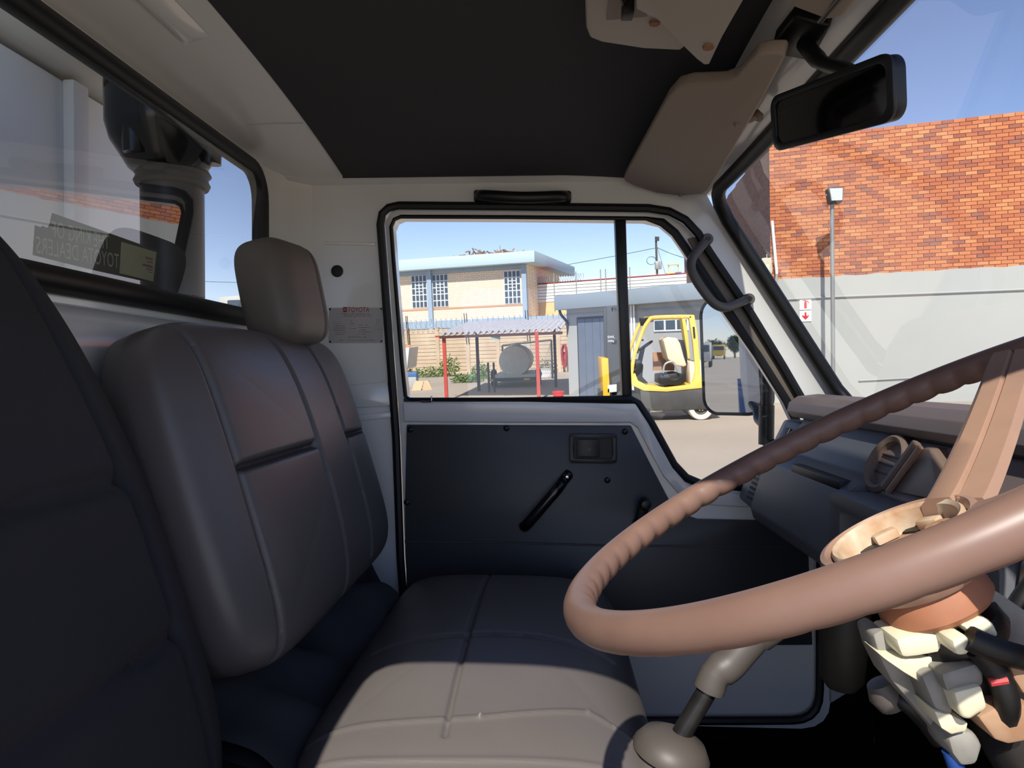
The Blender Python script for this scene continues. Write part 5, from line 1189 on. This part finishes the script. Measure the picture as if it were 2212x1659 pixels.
# ---------------------------------------------------------------- forklift
FD = 14.6
def FQ(px, py, dy=0.0):                              # point on the forklift's near side plane
    p_ = WD(px, py, FD); return Vector((p_.x, p_.y+dy, p_.z))
FW = 1.05
t = thing('forklift', 'yellow and black forklift with white rear tyre parked at the shed', 'forklift', (FQ(1440, 900).x, FD+0.5, 0), W_)
def fprism(pxs, name, mt, d0=0.0, d1=FW, par=None, bev=0.0, sm=False):
    m = MB(); m.prism([FQ(a, b, d0) for a, b in pxs], (0, d1-d0, 0)); return mk(m, name, mt, par or t, bevel=bev, smooth=sm)
zz = lambda px, py: FQ(px, py).z
# chassis and counterweight
fprism([(1382, 838), (1400, 845), (1512, 838), (1556, 835), (1560, 872), (1548, 884), (1420, 888), (1386, 880)], 'chassis', 'fork_dark', 0.0, FW, bev=0.03)
fprism([(1490, 782), (1562, 780), (1566, 838), (1508, 842), (1492, 830)], 'counterweight', 'cowl_beige', 0.05, FW-0.05, bev=0.04)
fprism([(1362, 812), (1372, 806), (1378, 822), (1398, 832), (1440, 838), (1490, 832), (1508, 812), (1516, 812), (1518, 838), (1440, 846), (1390, 844), (1364, 832)], 'frame_sill', 'yellow', -0.02, FW+0.02, bev=0.012)
# overhead guard: two side frames, roof bars
for d in (0.0, FW-0.08):
    for nm, pl, w in (('guard_front_post', [(1364, 812), (1370, 770), (1380, 740), (1392, 708), (1404, 690)], 0.04), ('guard_roof_rail', [(1404, 690), (1412, 686), (1460, 684), (1498, 684)], 0.04)):
        m = MB(); m.tube(smooth_path([FQ(a, b, d+0.04) for a, b in pl], 4), w, 8); mk(m, nm, 'yellow', t, smooth=True)
    fprism([(1488, 682), (1500, 680), (1507, 720), (1512, 780), (1512, 822), (1500, 838), (1494, 836), (1502, 800), (1497, 740)], 'guard_rear_post', 'yellow', d, d+0.10, bev=0.01)
for k in range(6):
    a = 1410+k*16; m = MB(); m.bar(FQ(a, 685, 0.0), FQ(a, 685, FW), 0.05, 0.03); mk(m, 'guard_roof_bar', 'yellow', t)
fprism([(1388, 686), (1412, 684), (1412, 694), (1392, 704)], 'work_lamp', 'rubber', 0.3, 0.6, bev=0.01)
fprism([(1496, 706), (1500, 706), (1502, 730), (1498, 730)], 'rear_lamp', 'rubber', -0.02, 0.0)
# dash, steering, levers
fprism([(1370, 782), (1386, 778), (1392, 790), (1390, 815), (1404, 830), (1376, 826), (1368, 810)], 'cowl', 'rubber', 0.15, FW-0.15, bev=0.02)
m = MB(); m.cyl(FQ(1386, 800, FW/2), FQ(1396, 752, FW/2), 0.05, 12); mk(m, 'steering_post', 'fork_dark', t, smooth=True)
c = FQ(1402, 748, FW/2); m = MB(); ringn = Vector((-0.55, 0, 0.83)); ra = ringn.cross(Vector((0, 1, 0))).normalized()
m.tube([c+ra*(0.17*math.cos(k*0.2618))+Vector((0, 1, 0))*(0.17*math.sin(k*0.2618)) for k in range(24)], 0.018, 8, closed=True); m.bar(c-ra*0.16, c+ra*0.16, 0.03, 0.02); mk(m, 'steering_wheel', 'rubber', t, smooth=True)
m = MB(); m.tube([FQ(1380, 764, 0.2), FQ(1384, 735, 0.2), FQ(1393, 735, 0.2)], 0.02, 8); mk(m, 'lever', 'rubber', t, smooth=True)
# seat tilted forward hood
fprism([(1436, 734), (1446, 728), (1466, 730), (1474, 742), (1482, 772), (1488, 790), (1482, 794), (1462, 790), (1446, 776)], 'seat_hood', 'cowl_beige', 0.2, FW-0.2, bev=0.03)
fprism([(1470, 738), (1482, 734), (1488, 760), (1490, 786), (1486, 790)], 'seat_back', 'rubber', 0.22, FW-0.22, bev=0.02)
fprism([(1428, 812), (1470, 806), (1486, 812), (1484, 826), (1470, 834), (1428, 832)], 'engine_box', 'rubber', 0.15, FW-0.15, bev=0.02)
m = MB(); m.tube(smooth_path([FQ(1434, 806, 0.1), FQ(1438, 788, 0.1), (FQ(1450, 782, 0.1)), FQ(1458, 786, 0.1), FQ(1468, 806, 0.1)], 4), 0.022, 8); mk(m, 'hip_rail', 'galv', t, smooth=True)
fprism([(1427, 764), (1452, 764), (1476, 796), (1476, 806), (1427, 806)], 'wood_panel', 'pallet_wood', FW-0.06, FW)
# mast and carriage
for d in (0.12, FW-0.24):
    fprism([(1311, 661), (1340, 661), (1344, 858), (1314, 858)], 'mast_channel', 'mast_grey', d, d+0.12, bev=0.01)
m = MB(); m.cyl(FQ(1328, 665, FW/2), FQ(1330, 855, FW/2), 0.05, 10); mk(m, 'lift_cylinder', 'dark_steel', t, smooth=True)
for py in (668, 740, 850):
    m = MB(); m.bar(FQ(1328, py, 0.12), FQ(1328, py, FW-0.12), 0.1, 0.08); mk(m, 'mast_crossbar', 'mast_grey', t)
fprism([(1299, 774), (1314, 774), (1318, 862), (1304, 862)], 'carriage', 'deep_yellow', 0.0, FW, bev=0.01)
for d in (0.2, FW-0.3):
    m = MB(); q0 = FQ(1303, 862, d); m.obox((q0.x-1.05, q0.y, 0.06), (1.05, 0, 0), (0, 0.1, 0), (0, 0, 0.05)); m.obox((q0.x-0.05, q0.y, 0.06), (0.05, 0, 0), (0, 0.1, 0), (0, 0, 0.6)); mk(m, 'fork', 'dark_steel', t)
m = MB(); q0 = FQ(1313.5, 731, 0.12-0.012)
text_on(m, 'SWL', q0, (1, 0, 0), (0, 0, 1), size=0.075); text_on(m, '2500kg', q0-Z*0.075, (1, 0, 0), (0, 0, 1), width=0.13, size=0.06); mk(m, 'lettering', 'sign_white', t)
fprism([(1313, 832), (1332, 830), (1332, 846), (1313, 848)], 'rating_plate', 'tank_cream', 0.0, 0.02)
# wheels
def fwheel(px, py, rpx, mt, name, rim):
    for d in (0.02, FW-0.22):
        c = FQ(px, py, d); r = rpx*FD/FPX; c.z = r; m = MB()
        m.lathe([(r*0.58, 0), (r*0.93, 0), (r, 0.03), (r, 0.17), (r*0.93, 0.20), (r*0.58, 0.20)], c, (0, 1, 0), 32, closed=True); wv_ = mk(m, name, mt, t, smooth=True)
        m = MB(); m.lathe([(0, 0.02), (r*0.3, 0.02), (r*0.35, 0.05), (r*0.58, 0.03), (r*0.58, 0.1), (0, 0.1)], c, (0, 1, 0), 24); hb_ = mk(m, 'wheel_rim', rim, wv_, smooth=True)
        if d < 0.1:
            for k in range(6):
                w = k*math.pi/3; b_ = c+Vector((math.cos(w)*r*0.24, 0.005, math.sin(w)*r*0.24)); m = MB(); m.cyl(b_, b_+Vector((0, 0.02, 0)), 0.012, 6); mk(m, 'wheel_nut', 'deep_yellow', wv_)
fwheel(1515, 879, 27, 'tyre_white', 'rear_wheel', 'fork_dark')
fwheel(1374, 868, 31, 'tyre', 'front_wheel', 'fork_dark')
# ---------------------------------------------------------------- utility pole and power lines
up_b = Vector((*xy(1424, 700, 55), 0)); zt_ = WD(1420, 511, 55).z
t = thing('utility_pole', 'thin wooden utility pole with transformer box behind the shed', 'pole', up_b, W_)
m = MB(); m.cyl(up_b, (up_b.x-0.1, up_b.y, zt_), 0.10, 10, 0.08); mk(m, 'pole', 'pole_wood', t, smooth=True)
c = WD(1422, 573, 54.8); m = MB(); m.cbox(c, (0.5, 0, 0), (0, 0.3, 0), (0, 0, 0.6)); mk(m, 'transformer_box', 'galv', t, bevel=0.03)
c = WD(1420, 516, 54.9); m = MB(); m.cbox(c, (0.25, 0, 0), (0, 0.2, 0), (0, 0, 0.3)); mk(m, 'insulator', 'dark_steel', t)
c = WD(1407, 563, 54.8); m = MB(); m.tube([c+Vector((0.35*math.cos(k*0.42), 0.05*math.sin(k), 0.3*math.sin(k*0.42))) for k in range(46)], 0.015, 4); mk(m, 'cable_coil', 'dark_steel', t)
def wire(a, b, sag, label, r=0.02):
    a, b = Vector(a), Vector(b); m = MB(); m.tube([a.lerp(b, k/16)-Z*(sag*4*(k/16)*(1-k/16)) for k in range(17)], r, 5)
    tag(mk(m, 'power_line', 'dark_steel', frame=W_), label, 'cable', 'overhead power lines')
pt = WD(1420, 535, 55)
wire(WD(700, 640, 60), pt, 0.4, 'power line falling left from the pole across the door window')
wire(pt, WD(1600, 560, 48), 0.5, 'power line from the pole towards the brick end wall')
wire(pt, WD(1470, 690, 44), 0.1, 'stay wire slanting down right from the pole', 0.015)
pl2 = WD(330, 602, 60); up2 = Vector((pl2.x, pl2.y, 0))
t = thing('utility_pole', 'wooden utility pole hidden behind the load box at the left', 'pole', up2, W_)
m = MB(); m.cyl(up2, (pl2.x, pl2.y, pl2.z+0.4), 0.10, 10, 0.08); mk(m, 'pole', 'pole_wood', t, smooth=True)
m = MB(); m.cbox((pl2.x, pl2.y, pl2.z), (1.2, 0, 0), (0, 0.1, 0), (0, 0, 0.1)); mk(m, 'crossarm', 'pole_wood', t)
wire(pl2, WD(640, 612, 60), 0.1, 'thin power line low in the rear window')
m = MB(); q_ = WD(640, 612, 60); t = thing('utility_pole', 'wooden utility pole behind the passenger headrest', 'pole', (q_.x, q_.y, 0), W_)
m.cyl((q_.x, q_.y, 0), (q_.x, q_.y, q_.z+0.4), 0.10, 10, 0.08); mk(m, 'pole', 'pole_wood', t, smooth=True)
m = MB(); m.cbox(q_, (1.2, 0, 0), (0, 0.1, 0), (0, 0, 0.1)); mk(m, 'crossarm', 'pole_wood', t)
# yellow machine top behind the white sheeting
c = WD(1455, 592, 47)
t = thing('yellow_crane', 'small yellow and blue machine top above the white sheeting', 'machine', (c.x, c.y, zw1), W_)
m = MB(); m.cbox(c+Vector((0, 0, -0.1)), (0.9, 0, 0), (0, 0.5, 0), (0, 0, 0.35)); mk(m, 'body', 'deep_yellow', t, bevel=0.04)
m = MB(); m.cbox(c+Vector((0.25, -0.3, -0.1)), (0.4, 0, 0), (0, 0.1, 0), (0, 0, 0.4)); mk(m, 'cover', 'blue_paint', t, bevel=0.03)
for k in (-0.3, 0.3):
    m = MB(); m.cyl(c+Vector((k, 0, 0)), c+Vector((k, 0, 0.6)), 0.03, 6); mk(m, 'guard_post', 'yellow', t)
m = MB(); m.bar(c+Vector((-0.35, 0, 0.6)), c+Vector((0.35, 0, 0.6)), 0.3, 0.05); mk(m, 'guard_roof', 'yellow', t)
# ---------------------------------------------------------------- things behind the truck, seen in the door mirror
def tree(x, y, h, w, label, seed):
    rr = random.Random(seed); c = Vector((x, y, 0)); t = thing('tree', label, 'tree', c, W_, 'trees down the road')
    m = MB(); m.cyl(c, c+Vector((0, 0, h*0.6)), 0.2, 8, 0.1); mk(m, 'trunk', 'bark', t, smooth=True); m = MB()
    for k in range(1500):
        v = Vector((rr.gauss(0, 1), rr.gauss(0, 1), rr.gauss(0, 1))).normalized()*rr.random()**0.4
        p_ = c+Vector((v.x*w/2, v.y*w/2, h*0.62+v.z*h*0.36)); s_ = 0.15+0.2*rr.random()
        d1 = Vector((rr.uniform(-1, 1), rr.uniform(-1, 1), rr.uniform(-1, 1))).normalized(); d2 = d1.cross(Vector((rr.uniform(-1, 1), 1, rr.uniform(-1, 1)))).normalized()
        m.add([p_, p_+d1*s_+d2*s_*0.4, p_+d1*s_*2, p_+d1*s_-d2*s_*0.4], [(0, 1, 2, 3)])
    tag(mk(m, 'foliage', 'leaf_dark', t), kind='stuff')
tree(-132, 5.3, 3.4, 4.2, 'broad dark tree on the road reflected in the door mirror', 21)
tree(-134, 1.6, 4.2, 2.4, 'round dark tree right of the broad one in the mirror', 22)
def parked(x, y, colr, label):
    c = Vector((x, y, 0)); t = thing('parked_truck', label, 'truck', c, W_, 'trucks parked down the road')
    m = MB(); m.prism([(x+2.4, y, 0.6), (x+2.5, y, 1.5), (x+2.2, y, 2.4), (x+0.8, y, 2.4), (x+0.8, y, 0.6)], (0, 2.0, 0)); mk(m, 'cab', colr, t, bevel=0.06)
    m = MB(); m.prism([(x+2.515, y+0.15, 1.5), (x+2.23, y+0.15, 2.3), (x+2.23, y+1.85, 2.3), (x+2.515, y+1.85, 1.5)], (-0.01, 0, 0)); mk(m, 'windscreen', 'window_dark', t)
    m = MB(); m.box(x-3, x+0.6, y-0.05, y+2.05, 0.9, 2.1); mk(m, 'body', 'fork_dark', t, bevel=0.03)
    m = MB(); m.box(x-2.9, x+2.3, y+0.5, y+1.5, 0.5, 0.9); mk(m, 'chassis', 'dark_steel', t)
    for xw in (x+1.6, x-1.8):
        for yy in (y+0.1, y+1.9):
            m = MB(); m.lathe([(0.2, -0.12), (0.42, -0.12), (0.45, -0.08), (0.45, 0.08), (0.42, 0.12), (0.2, 0.12), (0, 0.06)], (xw, yy, 0.45), (0, 1, 0), 20); mk(m, 'wheel', 'tyre', t, smooth=True)
parked(-122, 3.2, 'yellow', 'yellow cabbed truck parked down the road in the mirror')
parked(-70, 3.9, 'truck_white', 'white cabbed truck parked down the road in the mirror')
bpy.context.view_layer.update()
